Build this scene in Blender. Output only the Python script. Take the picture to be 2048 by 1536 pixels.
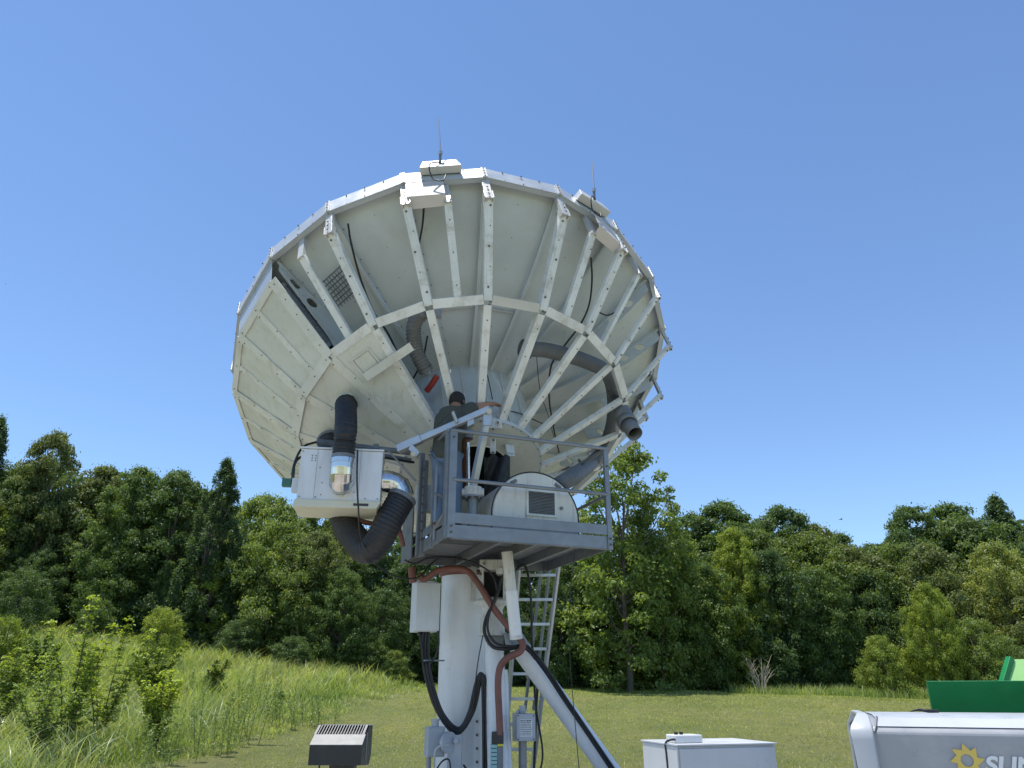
import bpy, bmesh, math, random
import numpy as np
from mathutils import Vector, Matrix

random.seed(7)
rng = np.random.default_rng(11)
SC = bpy.context.scene
COL = SC.collection
for o in list(bpy.data.objects):
    bpy.data.objects.remove(o)

# ------------------------------------------------------------------ camera, sky, sun, exposure
EYE = 1.65
PITCH = math.radians(22.5)
LENS = 26.0
cam_data = bpy.data.cameras.new('camera')
cam_data.lens = LENS; cam_data.sensor_width = 36.0
cam_data.clip_start = 0.05; cam_data.clip_end = 3000
cam = bpy.data.objects.new('camera', cam_data)
cam.location = (0, 0, EYE)
cam.rotation_euler = (math.radians(90) + PITCH, 0, 0)
COL.objects.link(cam)
SC.camera = cam

SUN_DIR = Vector((-0.20, 0.03, 0.97)).normalized()      # towards the sun
sun_el = math.asin(SUN_DIR.z)
sun_az = math.atan2(SUN_DIR.x, SUN_DIR.y)
world = bpy.data.worlds.new('World'); SC.world = world; world.use_nodes = True
wn = world.node_tree.nodes; wl = world.node_tree.links
wn.clear()
sky = wn.new('ShaderNodeTexSky'); sky.sky_type = 'NISHITA'; sky.sun_disc = False
sky.sun_elevation = sun_el; sky.sun_rotation = sun_az
sky.altitude = 0; sky.air_density = 1.0; sky.dust_density = 0.0; sky.ozone_density = 6.5
bg = wn.new('ShaderNodeBackground'); bg.inputs['Strength'].default_value = 0.148
wo = wn.new('ShaderNodeOutputWorld')
wl.new(sky.outputs[0], bg.inputs[0]); wl.new(bg.outputs[0], wo.inputs[0])
sd = bpy.data.lights.new('sun', 'SUN'); sd.energy = 4.5; sd.angle = math.radians(0.53); sd.color = (1.0, 0.955, 0.88)
sun = bpy.data.objects.new('sun', sd); COL.objects.link(sun)
sun.location = (0, 0, 60)
sun.rotation_euler = SUN_DIR.to_track_quat('Z', 'Y').to_euler()
SC.view_settings.view_transform = 'Standard'
SC.view_settings.look = 'None'
SC.view_settings.exposure = 0.4
SC.view_settings.gamma = 1.0
SC.view_settings.use_curve_mapping = False
SC.render.engine = 'CYCLES'

# ------------------------------------------------------------------ helpers
FPX = LENS / 36.0 * 2048
CP, SP = math.cos(PITCH), math.sin(PITCH)
def V(*a): return Vector(a)
def ray(px, py):
    u = (px - 1024) / FPX; v = (768 - py) / FPX
    return Vector((u, CP - v * SP, SP + v * CP))
def P(px, py, Y):
    """world point seen along a sight line at forward distance Y"""
    d = ray(px, py); return Vector((0, 0, EYE)) + d * (Y / d.y)
def PZ(px, py, z):
    d = ray(px, py); return Vector((0, 0, EYE)) + d * ((z - EYE) / d.z)

def sm(t):
    t = min(1, max(0, t)); return t * t * (3 - 2 * t)
def ground(x, y):
    s = 1.86 * sm((y - 12) / 30.0)
    b = max(0.0, -x - 4.0)
    b = 0.135 * (b * b / (b + 1.5)) * sm((y - 13) / 22.0)
    r = 0.022 * max(0.0, x) * sm((y - 20) / 20.0)
    bump = 0.05 * math.sin(x * 0.7 + y * 0.31) * math.sin(y * 0.5 - x * 0.2)
    return s + b - r + bump * sm((y - 14) / 6)
def gnp(x, y):
    def smn(t):
        t = np.clip(t, 0, 1); return t * t * (3 - 2 * t)
    s = 1.86 * smn((y - 12) / 30.0)
    b = np.maximum(0.0, -x - 4.0)
    b = 0.135 * (b * b / (b + 1.5)) * smn((y - 13) / 22.0)
    r = 0.022 * np.maximum(0.0, x) * smn((y - 20) / 20.0)
    bump = 0.05 * np.sin(x * 0.7 + y * 0.31) * np.sin(y * 0.5 - x * 0.2)
    return s + b - r + bump * smn((y - 14) / 6)

def catmull(pts, n=8):
    pts = [Vector(p) for p in pts]
    if len(pts) < 3: 
        return [pts[0].lerp(pts[1], i / n) for i in range(n + 1)]
    q = [pts[0] * 2 - pts[1]] + pts + [pts[-1] * 2 - pts[-2]]
    out = []
    for i in range(1, len(q) - 2):
        a, b, c, d = q[i - 1], q[i], q[i + 1], q[i + 2]
        for j in range(n):
            t = j / n
            out.append(0.5 * ((2 * b) + (c - a) * t + (2 * a - 5 * b + 4 * c - d) * t * t + (3 * b - a - 3 * c + d) * t ** 3))
    out.append(pts[-1])
    return out
def resample(pts, step):
    L = [0]
    for a, b in zip(pts, pts[1:]): L.append(L[-1] + (b - a).length)
    n = max(2, int(L[-1] / step)); out = []; j = 0
    for i in range(n + 1):
        s = L[-1] * i / n
        while j < len(pts) - 2 and L[j + 1] < s: j += 1
        seg = L[j + 1] - L[j]
        out.append(pts[j].lerp(pts[j + 1], (s - L[j]) / seg if seg > 1e-9 else 0))
    return out
def frame(d, up=None):
    d = d.normalized()
    up = Vector(up) if up is not None else Vector((0, 0, 1))
    if abs(d.dot(up.normalized())) > 0.98: up = Vector((0, 1, 0))
    s = d.cross(up).normalized(); u = s.cross(d).normalized()
    return d, s, u

class MB:
    def __init__(self): self.v = []; self.f = []; self.sm = []
    def add(self, vs, fs, smooth=False):
        o = len(self.v); self.v += [tuple(p) for p in vs]
        for f in fs: self.f.append(tuple(i + o for i in f)); self.sm.append(smooth)
        return self
    def box(self, c, X, Y, Z):
        c = Vector(c); X = Vector(X); Y = Vector(Y); Z = Vector(Z)
        vs = [c + X * i + Y * j + Z * k for k in (-1, 1) for j in (-1, 1) for i in (-1, 1)]
        fs = [(0, 2, 3, 1), (4, 5, 7, 6), (0, 1, 5, 4), (2, 6, 7, 3), (0, 4, 6, 2), (1, 3, 7, 5)]
        if X.cross(Y).dot(Z) < 0: fs = [f[::-1] for f in fs]
        return self.add(vs, fs)
    def beam(self, p, q, w, h, up=None):
        p = Vector(p); q = Vector(q); d, s, u = frame(q - p, up)
        return self.box((p + q) / 2, (q - p) / 2, s * (w / 2), u * (h / 2))
    def channel(self, p, q, w, h, t=0.008, up=None, lip=0.0):
        """U section: web w wide across s, flanges h along +u, open towards +u"""
        p = Vector(p); q = Vector(q); d, s, u = frame(q - p, up)
        m = (p + q) / 2; L = (q - p) / 2
        self.box(m + u * (t / 2), L, s * (w / 2), u * (t / 2))
        for sg in (-1, 1):
            self.box(m + s * sg * (w / 2 - t / 2) + u * ((h + t) / 2), L, s * (t / 2), u * ((h - t) / 2))
            if lip: self.box(m + s * sg * (w / 2 - t - lip / 2) + u * (h - t / 2), L, s * (lip / 2), u * (t / 2))
        return self
    def angle(self, p, q, w, t=0.006, up=None):
        p = Vector(p); q = Vector(q); d, s, u = frame(q - p, up)
        m = (p + q) / 2; L = (q - p) / 2
        self.box(m + s * (w / 2) , L, s * (w / 2), u * (t / 2))
        self.box(m + u * ((w + t) / 2), L, s * (t / 2), u * ((w - t) / 2))
        return self
    def tube(self, pts, r, n=10, caps=True, smooth=True):
        pts = [Vector(p) for p in pts]
        rs = r if isinstance(r, (list, tuple)) else [r] * len(pts)
        d0 = (pts[1] - pts[0]).normalized(); _, s, u = frame(d0)
        vs = []
        for i, p in enumerate(pts):
            if i == 0: d = d0
            elif i == len(pts) - 1: d = (pts[-1] - pts[-2]).normalized()
            else: d = (pts[i + 1] - pts[i - 1]).normalized()
            s = (s - d * s.dot(d)).normalized(); u = s.cross(d)
            for k in range(n):
                a = 2 * math.pi * k / n
                vs.append(p + (s * math.cos(a) + u * math.sin(a)) * rs[i])
        fs = []
        for i in range(len(pts) - 1):
            for k in range(n):
                k2 = (k + 1) % n
                fs.append((i * n + k, i * n + k2, (i + 1) * n + k2, (i + 1) * n + k))
        self.add(vs, fs, smooth)
        if caps:
            o = len(vs)
            self.add(vs[:n], [tuple(range(n))[::-1]]); self.add(vs[-n:], [tuple(range(n))])
        return self
    def cyl(self, p, q, r, n=20, r2=None, caps=True):
        return self.tube([p, q], [r, r if r2 is None else r2], n, caps)
    def pipe(self, p, q, r, t, n=24):
        """open hollow tube"""
        p = Vector(p); q = Vector(q); d, s, u = frame(q - p)
        vs = []
        for c, rr in ((p, r), (q, r), (q, r - t), (p, r - t)):
            for k in range(n):
                a = 2 * math.pi * k / n; vs.append(c + (s * math.cos(a) + u * math.sin(a)) * rr)
        fs = []
        for j in range(4):
            for k in range(n):
                k2 = (k + 1) % n; j2 = (j + 1) % 4
                fs.append((j * n + k, j * n + k2, j2 * n + k2, j2 * n + k))
        return self.add(vs, fs, True)
    def plate(self, poly, nrm, t):
        """flat polygon thickened by t towards nrm"""
        n = len(poly); N = Vector(nrm).normalized() * t
        a = [Vector(p) for p in poly]; b = [p + N for p in a]
        c = (a[1] - a[0]).cross(a[2] - a[1])
        fs = [tuple(range(n, 2 * n)), tuple(range(n))[::-1]] + [(i, (i + 1) % n, n + (i + 1) % n, n + i) for i in range(n)]
        if c.dot(N) < 0: fs = [f[::-1] for f in fs]
        return self.add(a + b, fs)
    def grid(self, rows, smooth=True, closed=False):
        n = len(rows[0]); vs = [p for r in rows for p in r]; fs = []
        for i in range(len(rows) - 1):
            for k in range(n if closed else n - 1):
                k2 = (k + 1) % n; fs.append((i * n + k, i * n + k2, (i + 1) * n + k2, (i + 1) * n + k))
        return self.add(vs, fs, smooth)
    def ball(self, c, r, n=8, sc=(1, 1, 1)):
        rows = []
        for i in range(n + 1):
            t = math.pi * i / n
            rows.append([Vector(c) + Vector((math.sin(t) * math.cos(2 * math.pi * k / (2 * n)) * r * sc[0], math.sin(t) * math.sin(2 * math.pi * k / (2 * n)) * r * sc[1], math.cos(t) * r * sc[2])) for k in range(2 * n)])
        return self.grid(rows, True, True)

ORG = {}
def finish(o, label=None, cat=None, group=None, kind=None):
    if label: o['label'] = label
    if cat: o['category'] = cat
    if group: o['group'] = group
    if kind: o['kind'] = kind
    return o
def obj(name, mb, mat, parent=None, origin=None, bevel=0.0, kind=None, label=None):
    if parent is not None: org = ORG[parent.name]
    elif origin is not None: org = Vector(origin)
    else:
        A = np.array(mb.v); org = Vector(((A[:, 0].min() + A[:, 0].max()) / 2, (A[:, 1].min() + A[:, 1].max()) / 2, A[:, 2].min()))
    me = bpy.data.meshes.new(name)
    me.from_pydata([(p[0] - org.x, p[1] - org.y, p[2] - org.z) for p in mb.v], [], mb.f)
    me.polygons.foreach_set('use_smooth', mb.sm)
    me.materials.append(mat); me.update()
    o = bpy.data.objects.new(name, me); COL.objects.link(o)
    if parent is not None: o.parent = parent
    else: o.location = org
    ORG[o.name] = org
    if bevel:
        m = o.modifiers.new('bevel', 'BEVEL'); m.width = bevel; m.segments = 2; m.limit_method = 'ANGLE'; m.angle_limit = math.radians(40); m.harden_normals = False
    if kind: o['kind'] = kind
    if label: o['label'] = label
    return o
def thing(name, label, cat, loc, group=None):
    o = bpy.data.objects.new(name, None); COL.objects.link(o); o.location = loc
    o.empty_display_size = 0.2
    ORG[o.name] = Vector(loc)
    return finish(o, label, cat, group)

# ------------------------------------------------------------------ materials
def newmat(name):
    m = bpy.data.materials.new(name); m.use_nodes = True
    nt = m.node_tree; b = nt.nodes['Principled BSDF']; return m, nt, b
def mixc(nt, fac, a, b):
    n = nt.nodes.new('ShaderNodeMix'); n.data_type = 'RGBA'
    if hasattr(fac, 'links'): nt.links.new(fac, n.inputs[0])
    else: n.inputs[0].default_value = fac
    for s, val in ((6, a), (7, b)):
        if hasattr(val, 'links'): nt.links.new(val, n.inputs[s])
        else: n.inputs[s].default_value = (*val, 1)
    return n.outputs[2]
def ramp(nt, src, a, b, va=0.0, vb=1.0):
    n = nt.nodes.new('ShaderNodeMapRange'); nt.links.new(src, n.inputs[0])
    n.inputs[1].default_value = a; n.inputs[2].default_value = b; n.inputs[3].default_value = va; n.inputs[4].default_value = vb
    return n.outputs[0]
def noise(nt, scale, detail=4, rough=0.55, vec=None, stretch=None, dist=0.0):
    tc = nt.nodes.new('ShaderNodeTexCoord'); n = nt.nodes.new('ShaderNodeTexNoise')
    n.inputs['Scale'].default_value = scale; n.inputs['Detail'].default_value = detail; n.inputs['Roughness'].default_value = rough
    n.inputs['Distortion'].default_value = dist
    src = tc.outputs['Object']
    if stretch:
        mp = nt.nodes.new('ShaderNodeMapping'); mp.inputs['Scale'].default_value = stretch
        nt.links.new(src, mp.inputs[0]); src = mp.outputs[0]
    nt.links.new(src, n.inputs['Vector'])
    return n.outputs['Fac']
def surf(name, col, rough=0.5, metal=0.0, dirt=None, amt=0.5, scale=3.0, spots=None, spot_amt=0.0, bump=0.0, bscale=40, streak=False, rvar=0.12, vary=0.12):
    m, nt, b = newmat(name)
    n1 = noise(nt, scale * 0.45, 3)
    base = mixc(nt, ramp(nt, n1, .3, .7), tuple(c * (1 - vary) for c in col), tuple(min(1, c * (1 + vary * .6)) for c in col))
    if dirt:
        n2 = noise(nt, scale, 8, .68, stretch=(3.5, 3.5, .45) if streak else None, dist=.4)
        base = mixc(nt, ramp(nt, n2, .50, .74, 0, amt), base, dirt)
    if spots:
        n3 = noise(nt, scale * 5, 6, .7)
        base = mixc(nt, ramp(nt, n3, .63, .70, 0, spot_amt), base, spots)
    nt.links.new(base, b.inputs['Base Color'])
    nr = noise(nt, scale * 2.3, 5)
    nt.links.new(ramp(nt, nr, .25, .75, max(.03, rough - rvar), min(1, rough + rvar)), b.inputs['Roughness'])
    b.inputs['Metallic'].default_value = metal
    if bump:
        bn = nt.nodes.new('ShaderNodeBump'); bn.inputs['Strength'].default_value = bump; bn.inputs['Distance'].default_value = 0.01
        nt.links.new(noise(nt, bscale, 5), bn.inputs['Height']); nt.links.new(bn.outputs[0], b.inputs['Normal'])
    return m

M_refl = surf('reflector_paint', (.57, .60, .595), .5, 0, (.46, .46, .41), .5, 2.0, (.25, .22, .17), .3, bump=.12, bscale=5, streak=False)
M_rib = surf('rib_paint', (.77, .77, .74), .55, 0, (.40, .36, .26), .8, 5.0, (.13, .11, .09), .6, bump=.15, bscale=30)
M_clad = surf('cladding_paint', (.63, .64, .58), .5, 0, (.50, .48, .37),   .75, 2.2, (.30, .26, .18), .4, bump=.45, bscale=3.2, streak=True)
M_trim = surf('cladding_trim', (.70, .70, .64), .5, 0, (.44, .40, .29), .7, 4.0, (.24, .19, .12), .4, bump=.1, bscale=25)
M_rim = surf('rim_sheet', (.50, .53, .56), .42, .25, (.5, .5, .48), .4, 2.5, bump=.08, bscale=7)
M_bright = surf('bare_aluminium', (.62, .61, .58), .45, .3, (.5, .46, .38), .5, 6.0, (.2, .15, .1), .3, bump=.2, bscale=40)
M_panel = surf('bleached_plate', (.62, .57, .53), .6, 0, (.62, .50, .45), .6, 4.0, bump=.1, bscale=20)
M_galv = surf('galvanised_steel', (.26, .275, .29), .45, .55, (.19, .20, .21), .6, 5.0, (.48, .50, .52), .4, bump=.08, bscale=60)
M_galvdark = surf('aged_galvanised_steel', (.22, .225, .23), .55, .4, (.10, .09, .08), .7, 4.0, (.2, .1, .05), .5, bump=.15, bscale=40)
M_alu = surf('new_aluminium', (.50, .51, .52), .35, .6, (.42, .42, .42), .4, 6.0, bump=.05)
M_mast = surf('mast_paint', (.80, .80, .78), .36, 0, (.58, .56, .5), .45, 2.5, (.3, .2, .12), .25, bump=.04, bscale=9, streak=True)
M_leg = surf('leg_paint', (.80, .80, .79), .3, 0, (.6, .58, .52), .3, 2.5, bump=.03, bscale=9, streak=True)
M_oldpaint = surf('weathered_white_paint', (.66, .65, .60), .55, 0, (.25, .22, .15), .75, 7.0, (.14, .09, .05), .6, bump=.2, bscale=30, streak=True)
M_dome = surf('enclosure_paint', (.70, .68, .61), .5, 0, (.38, .33, .24), .6, 3.5, (.16, .12, .08), .5, bump=.1, bscale=14, streak=True)
M_acbox = surf('unit_housing_paint', (.78, .79, .80), .4, 0, (.48, .45, .38), .35, 3.0, bump=.03, streak=True)
M_acbase = surf('unit_base_paint', (.66, .64, .50), .5, 0, (.4, .36, .25), .4, 3.0)
M_rubber = surf('black_duct_rubber', (.022, .022, .024), .55, 0, (.05, .048, .045), .6, 8)
M_duct = surf('grey_duct_fabric', (.15, .157, .165), .6, 0, (.17, .17, .17), .6, 8, bump=.5, bscale=60)
M_duct2 = surf('pale_duct_fabric', (.17, .175, .17), .65, 0, (.26, .25, .22), .6, 10, bump=.8, bscale=45)
M_chrome = surf('bright_duct_metal', (.72, .70, .66), .2, 1.0, (.35, .22, .12), .5, 6, rvar=.08, bump=.05, bscale=12)
M_cable = surf('cable_black', (.014, .014, .015), .45, 0, (.04, .04, .04), .5, 10)
M_cablew = surf('cable_pale', (.55, .55, .52), .5, 0, (.3, .3, .28), .5, 10)
M_rust = surf('rusty_red_hose', (.21, .085, .065), .6, 0, (.12, .06, .045), .6, 9, bump=.2, bscale=50)
M_red = surf('red_hose', (.42, .05, .035), .5, 0, (.25, .05, .04), .5, 9)
M_rustm = surf('rusty_steel', (.20, .085, .045), .8, .2, (.08, .04, .03), .7, 9, (.4, .2, .1), .4, bump=.4, bscale=40)
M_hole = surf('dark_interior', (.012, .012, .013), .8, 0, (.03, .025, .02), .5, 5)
M_bolt = surf('bolt_steel', (.15, .14, .12), .6, .5, (.2, .12, .06), .5, 30)
M_boxgrey = surf('grey_box_paint', (.42, .44, .46), .42, 0, (.3, .3, .3), .4, 5, bump=.03)
M_boxwhite = surf('pale_box_paint', (.66, .68, .68), .42, 0, (.48, .47, .42), .45, 5, bump=.04, streak=True)
M_cab = surf('cabinet_paint', (.62, .64, .66), .33, 0, (.5, .5, .48), .35, 2.5, bump=.03, bscale=8)
M_black = surf('black_painted_steel', (.018, .019, .021), .36, 0, (.06, .055, .05), .5, 6, bump=.05)
M_greytop = surf('grey_steel', (.26, .26, .25), .55, .2, (.36, .35, .32), .5, 9, bump=.1)
M_green = surf('green_paint', (.010, .22, .065), .33, 0, (.012, .12, .04), .5, 4, bump=.03, bscale=10)
M_lime = surf('lime_panel', (.34, .62, .22), .5, 0, (.28, .5, .2), .4, 8)
M_gen = surf('generator_shell', (.30, .31, .325), .32, 0, (.5, .5, .48), .35, 4, bump=.04, bscale=10)
M_genlit = surf('generator_lit', (.46, .48, .50), .34, 0, (.48, .48, .46), .35, 4)  # lit copy of the shell paint, lightened for the sunny top and hood
M_yellow = surf('yellow_print', (.62, .46, .10), .5, 0, (.5, .36, .08), .3, 9)
M_white = surf('white_print', (.72, .74, .74), .5, 0, (.6, .6, .6), .3, 9)
M_ink = surf('dark_print', (.05, .05, .055), .6)
M_teal = surf('teal_label', (.32, .55, .52), .45, 0, (.25, .42, .42), .4, 10)
M_yel2 = surf('yellow_tape', (.75, .62, .05), .5)
M_shirt = surf('olive_shirt', (.075, .078, .062), .9, 0, (.045, .045, .035), .6, 8, bump=.6, bscale=16)
M_jeans = surf('blue_jeans', (.13, .19, .27), .9, 0, (.09, .13, .20), .6, 9, bump=.6, bscale=18)
M_skin = surf('tanned_skin', (.36, .19, .12), .5, 0, (.30, .14, .09), .4, 9)
M_hair = surf('dark_hair', (.02, .015, .012), .7)
M_cap = surf('navy_cap', (.018, .018, .026), .85, 0, (.03, .03, .035), .5, 20, bump=.3)
M_boot = surf('brown_boot', (.09, .06, .04), .7)
M_grille = surf('grille_metal', (.20, .20, .19), .5, .4, (.12, .11, .10), .5, 12)
M_bark = surf('bark', (.13, .11, .085), .9, 0, (.06, .05, .04), .7, 4, bump=.9, bscale=14)
M_bird = surf('dark_feathers', (.03, .03, .03), .8)
M_tealpaint = surf('green_fitting_paint', (.05, .16, .12), .5)

def leafmat(name, c1, c2, trans=.35, gloss=.42, use_obj=False):
    m, nt, b = newmat(name)
    geo = nt.nodes.new('ShaderNodeNewGeometry')
    n = noise(nt, .55, 3)
    fac = nt.nodes.new('ShaderNodeMath'); fac.operation = 'ADD'; fac.use_clamp = True
    nt.links.new(ramp(nt, n, .35, .65, 0, .55), fac.inputs[0])
    nt.links.new(ramp(nt, geo.outputs['Random Per Island'], 0, 1, 0, .45), fac.inputs[1])
    c = mixc(nt, fac.outputs[0], c1, c2)
    if name == 'wild_grass':
        c = mixc(nt, ramp(nt, noise(nt, .9, 5, .7), .50, .66, 0, .65), c, (.155, .19, .075)); c = mixc(nt, ramp(nt, noise(nt, .5, 4, .7, dist=.6), .56, .70, 0, .6), c, (.34, .27, .15))
    if use_obj:
        oi = nt.nodes.new('ShaderNodeObjectInfo')
        mm = nt.nodes.new('ShaderNodeMix'); mm.data_type = 'RGBA'; mm.blend_type = 'MULTIPLY'; mm.inputs[0].default_value = 1
        nt.links.new(c, mm.inputs[6]); nt.links.new(oi.outputs['Color'], mm.inputs[7]); c = mm.outputs[2]
    nt.links.new(c, b.inputs['Base Color']); b.inputs['Roughness'].default_value = gloss
    tr = nt.nodes.new('ShaderNodeBsdfTranslucent')
    mc = nt.nodes.new('ShaderNodeMix'); mc.data_type = 'RGBA'; mc.blend_type = 'MULTIPLY'; mc.inputs[0].default_value = 1
    nt.links.new(c, mc.inputs[6]); mc.inputs[7].default_value = (1.4, 1.35, .55, 1); nt.links.new(mc.outputs[2], tr.inputs[0])
    mx = nt.nodes.new('ShaderNodeMixShader'); mx.inputs[0].default_value = trans
    nt.links.new(b.outputs[0], mx.inputs[1]); nt.links.new(tr.outputs[0], mx.inputs[2])
    nt.links.new(mx.outputs[0], nt.nodes['Material Output'].inputs[0])
    return m
M_leaf = leafmat('tree_leaf', (.070, .110, .036), (.165, .215, .070), .42, .58, True)
M_blade = leafmat('wild_grass', (.17, .27, .06), (.50, .55, .24), .5, .45)
M_lawnb = leafmat('lawn_blades', (.17, .225, .03), (.46, .47, .14), .35, .6)
M_reed = leafmat('reed_grass', (.22, .30, .09), (.55, .60, .34), .4, .35)
M_weed = leafmat('weed_leaf', (.17, .25, .06), (.32, .38, .12), .35, .5)
M_dry = leafmat('dry_stems', (.42, .36, .26), (.60, .54, .42), .1, .8)

# ground
m, nt, b = newmat('ground_soil_grass')
n1 = noise(nt, .16, 5, .65); n2 = noise(nt, 3.2, 7, .75); n3 = noise(nt, 16, 6, .85); n4 = noise(nt, 1.1, 6, .7, stretch=(1, .6, 1))
tcg = nt.nodes.new('ShaderNodeTexCoord'); sx = nt.nodes.new('ShaderNodeSeparateXYZ'); nt.links.new(tcg.outputs['Object'], sx.inputs[0])
wob = nt.nodes.new('ShaderNodeMath'); wob.operation = 'MULTIPLY_ADD'; nt.links.new(n1, wob.inputs[0]); wob.inputs[1].default_value = 9.0; nt.links.new(sx.outputs['Y'], wob.inputs[2])
c = mixc(nt, ramp(nt, n1, .38, .62), (.170, .212, .036), (.275, .255, .072))
c = mixc(nt, ramp(nt, wob.outputs[0], 37.5, 42.5, 0, .9), c, (.170, .29, .036))
c = mixc(nt, ramp(nt, n4, .44, .60, 0, .7), c, (.125, .165, .034))
c = mixc(nt, ramp(nt, n2, .46, .66, 0, .6), c, (.10, .13, .028))
c = mixc(nt, ramp(nt, n3, .47, .60, 0, .75), c, (.33, .32, .13))
nt.links.new(c, b.inputs['Base Color']); b.inputs['Roughness'].default_value = .95
bn = nt.nodes.new('ShaderNodeBump'); bn.inputs['Strength'].default_value = 1.0; bn.inputs['Distance'].default_value = .12
nt.links.new(n3, bn.inputs['Height']); nt.links.new(bn.outputs[0], b.inputs['Normal'])
M_ground = m

# ------------------------------------------------------------------ ground
def build_ground():
    xs = np.concatenate([np.linspace(-900, -60, 12)[:-1], np.linspace(-60, 60, 121), np.linspace(60, 900, 12)[1:]])
    ys = np.concatenate([np.linspace(-300, 0, 8)[:-1], np.linspace(0, 70, 71), np.linspace(70, 1200, 16)[1:]])
    mb = MB(); X, Y = np.meshgrid(xs, ys)
    Z = gnp(np.clip(X, -40, 40), Y)
    rows = [[(X[i, j], Y[i, j], Z[i, j]) for j in range(len(xs))] for i in range(len(ys))]
    mb.grid(rows)
    o = obj('ground', mb, M_ground, origin=(0, 0, 0)); finish(o, kind='structure')
build_ground()
m, nt, b = newmat('bounce_gravel')
g1 = noise(nt, 30, 6, .8); g2 = noise(nt, 1.2, 4)
c = mixc(nt, ramp(nt, g1, .35, .65), (.24, .22, .19), (.48, .46, .42)); c = mixc(nt, ramp(nt, g2, .45, .7, 0, .5), c, (.33, .30, .24))
nt.links.new(c, b.inputs['Base Color']); b.inputs['Roughness'].default_value = .9
mb = MB(); rows = [[Vector((1.0 + r_ * 1.25 * math.cos(a), 6.5 + r_ * math.sin(a), ground(1.0 + r_ * 1.25 * math.cos(a), 6.5 + r_ * math.sin(a)) + .012)) for a in [i * math.pi / 24 for i in range(48)]] for r_ in (0.01, 2, 4, 6, 8, 8.8)]
mb.grid([r_[::-1] for r_ in rows], True, True); finish(obj('gravel_bounce_pad', mb, m, origin=(1, 6.5, 0)), kind='structure')  # unseen pad added to send neutral bounce light up under the dish

def lawn_edge(y):        # x of the border between the wild bank (left) and the mown lawn
    return -6.6 + (np.asarray(y) - 19.5) * 0.165

def blades_mesh(name, xs, ys, h, w, mat, seg=2, lean=.5, label=None, cat=None, bend=1.0):
    n = len(xs); z = gnp(xs, ys)
    ang = rng.uniform(0, 2 * np.pi, n); la = rng.uniform(0, 2 * np.pi, n)
    ln = rng.uniform(.1, 1, n) * lean * h
    sx = np.cos(ang) * w / 2; sy = np.sin(ang) * w / 2
    V_ = []
    for i in range(seg + 1):
        t = i / seg
        cx = xs + np.cos(la) * ln * t ** (1 + bend); cy = ys + np.sin(la) * ln * t ** (1 + bend)
        cz = z - .02 + h * (t - .18 * bend * lean * t * t)
        k = (1 - t ** 1.6)
        if i < seg:
            V_.append(np.stack([cx - sx * k, cy - sy * k, cz], 1)); V_.append(np.stack([cx + sx * k, cy + sy * k, cz], 1))
        else: V_.append(np.stack([cx, cy, cz], 1))
    m_ = len(V_); A = np.stack(V_, 1).reshape(-1, 3)
    base = (np.arange(n) * m_)[:, None]
    quads = []
    for i in range(seg - 1):
        quads.append(base + np.array([[2 * i, 2 * i + 1, 2 * i + 3, 2 * i + 2]]))
    tri = base + np.array([[2 * seg - 2, 2 * seg - 1, 2 * seg]])
    loops = np.concatenate([q.reshape(-1) for q in quads] + [tri.reshape(-1)])
    tot = np.concatenate([np.full(n * len(quads), 4), np.full(n, 3)])
    return raw_mesh(name, A, loops, tot, mat)
def raw_mesh(name, A, loops, tot, mat, smooth=False, nrm=None):
    me = bpy.data.meshes.new(name)
    me.vertices.add(len(A)); me.vertices.foreach_set('co', A.astype(np.float32).ravel())
    me.loops.add(len(loops)); me.loops.foreach_set('vertex_index', loops.astype(np.int32))
    me.polygons.add(len(tot)); st = np.concatenate([[0], np.cumsum(tot)[:-1]])
    me.polygons.foreach_set('loop_start', st.astype(np.int32))
    me.update(calc_edges=True); me.materials.append(mat)
    if nrm is not None:
        me.polygons.foreach_set('use_smooth', np.ones(len(tot), bool))
        me.normals_split_custom_set_from_vertices(nrm.astype(np.float32))
    return me
def stuff(name, me, label, cat):
    o = bpy.data.objects.new(name, me); COL.objects.link(o)
    return finish(o, label, cat, kind='stuff')

def frustum_pts(n, y0, y1, x0=-.75, x1=.75, power=1.0):
    y = y0 + (y1 - y0) * rng.random(n) ** power
    x = y * (x0 + (x1 - x0) * rng.random(n)); return x, y

# mown lawn: short blades over the part in view
x, y = frustum_pts(150000, 17, 46, -.34, .72)
k = x > lawn_edge(y) - .2; x = x[k]; y = y[k]
me = blades_mesh('lawn_grass', x, y, rng.uniform(.03, .10, len(x)), rng.uniform(.02, .05, len(x)) * (y / 28), M_lawnb, 1, 1.2)
stuff('lawn_grass', me, 'mown green and straw coloured lawn sloping up to the trees', 'grass')
# wild tall grass on the left bank and along the foot of the trees
def clumps(n, y0, y1, test, per, spread):
    cx, cy = frustum_pts(n, y0, y1, -.78, .75)
    k = test(cx, cy); cx = cx[k]; cy = cy[k]
    x = np.repeat(cx, per) + rng.normal(0, spread, len(cx) * per); y = np.repeat(cy, per) + rng.normal(0, spread, len(cx) * per)
    return x, y, np.repeat(rng.uniform(.6, 1.15, len(cx)), per)
x, y, hs = clumps(9000, 15, 40, lambda a, b: a < lawn_edge(b) - .15, 20, .20)
k = x < lawn_edge(y) + .1; x, y, hs = x[k], y[k], hs[k]
d = np.clip((lawn_edge(y) - x) / 3.0, .25, 1)
me = blades_mesh('tall_grass', x, y, rng.uniform(.30, 1.05, len(x)) * hs * d, rng.uniform(.014, .034, len(x)) * (y / 22) ** .8, M_blade, 3, 1.0)
stuff('tall_grass', me, 'tall unmown grass covering the bank left of the lawn', 'grass')
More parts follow.
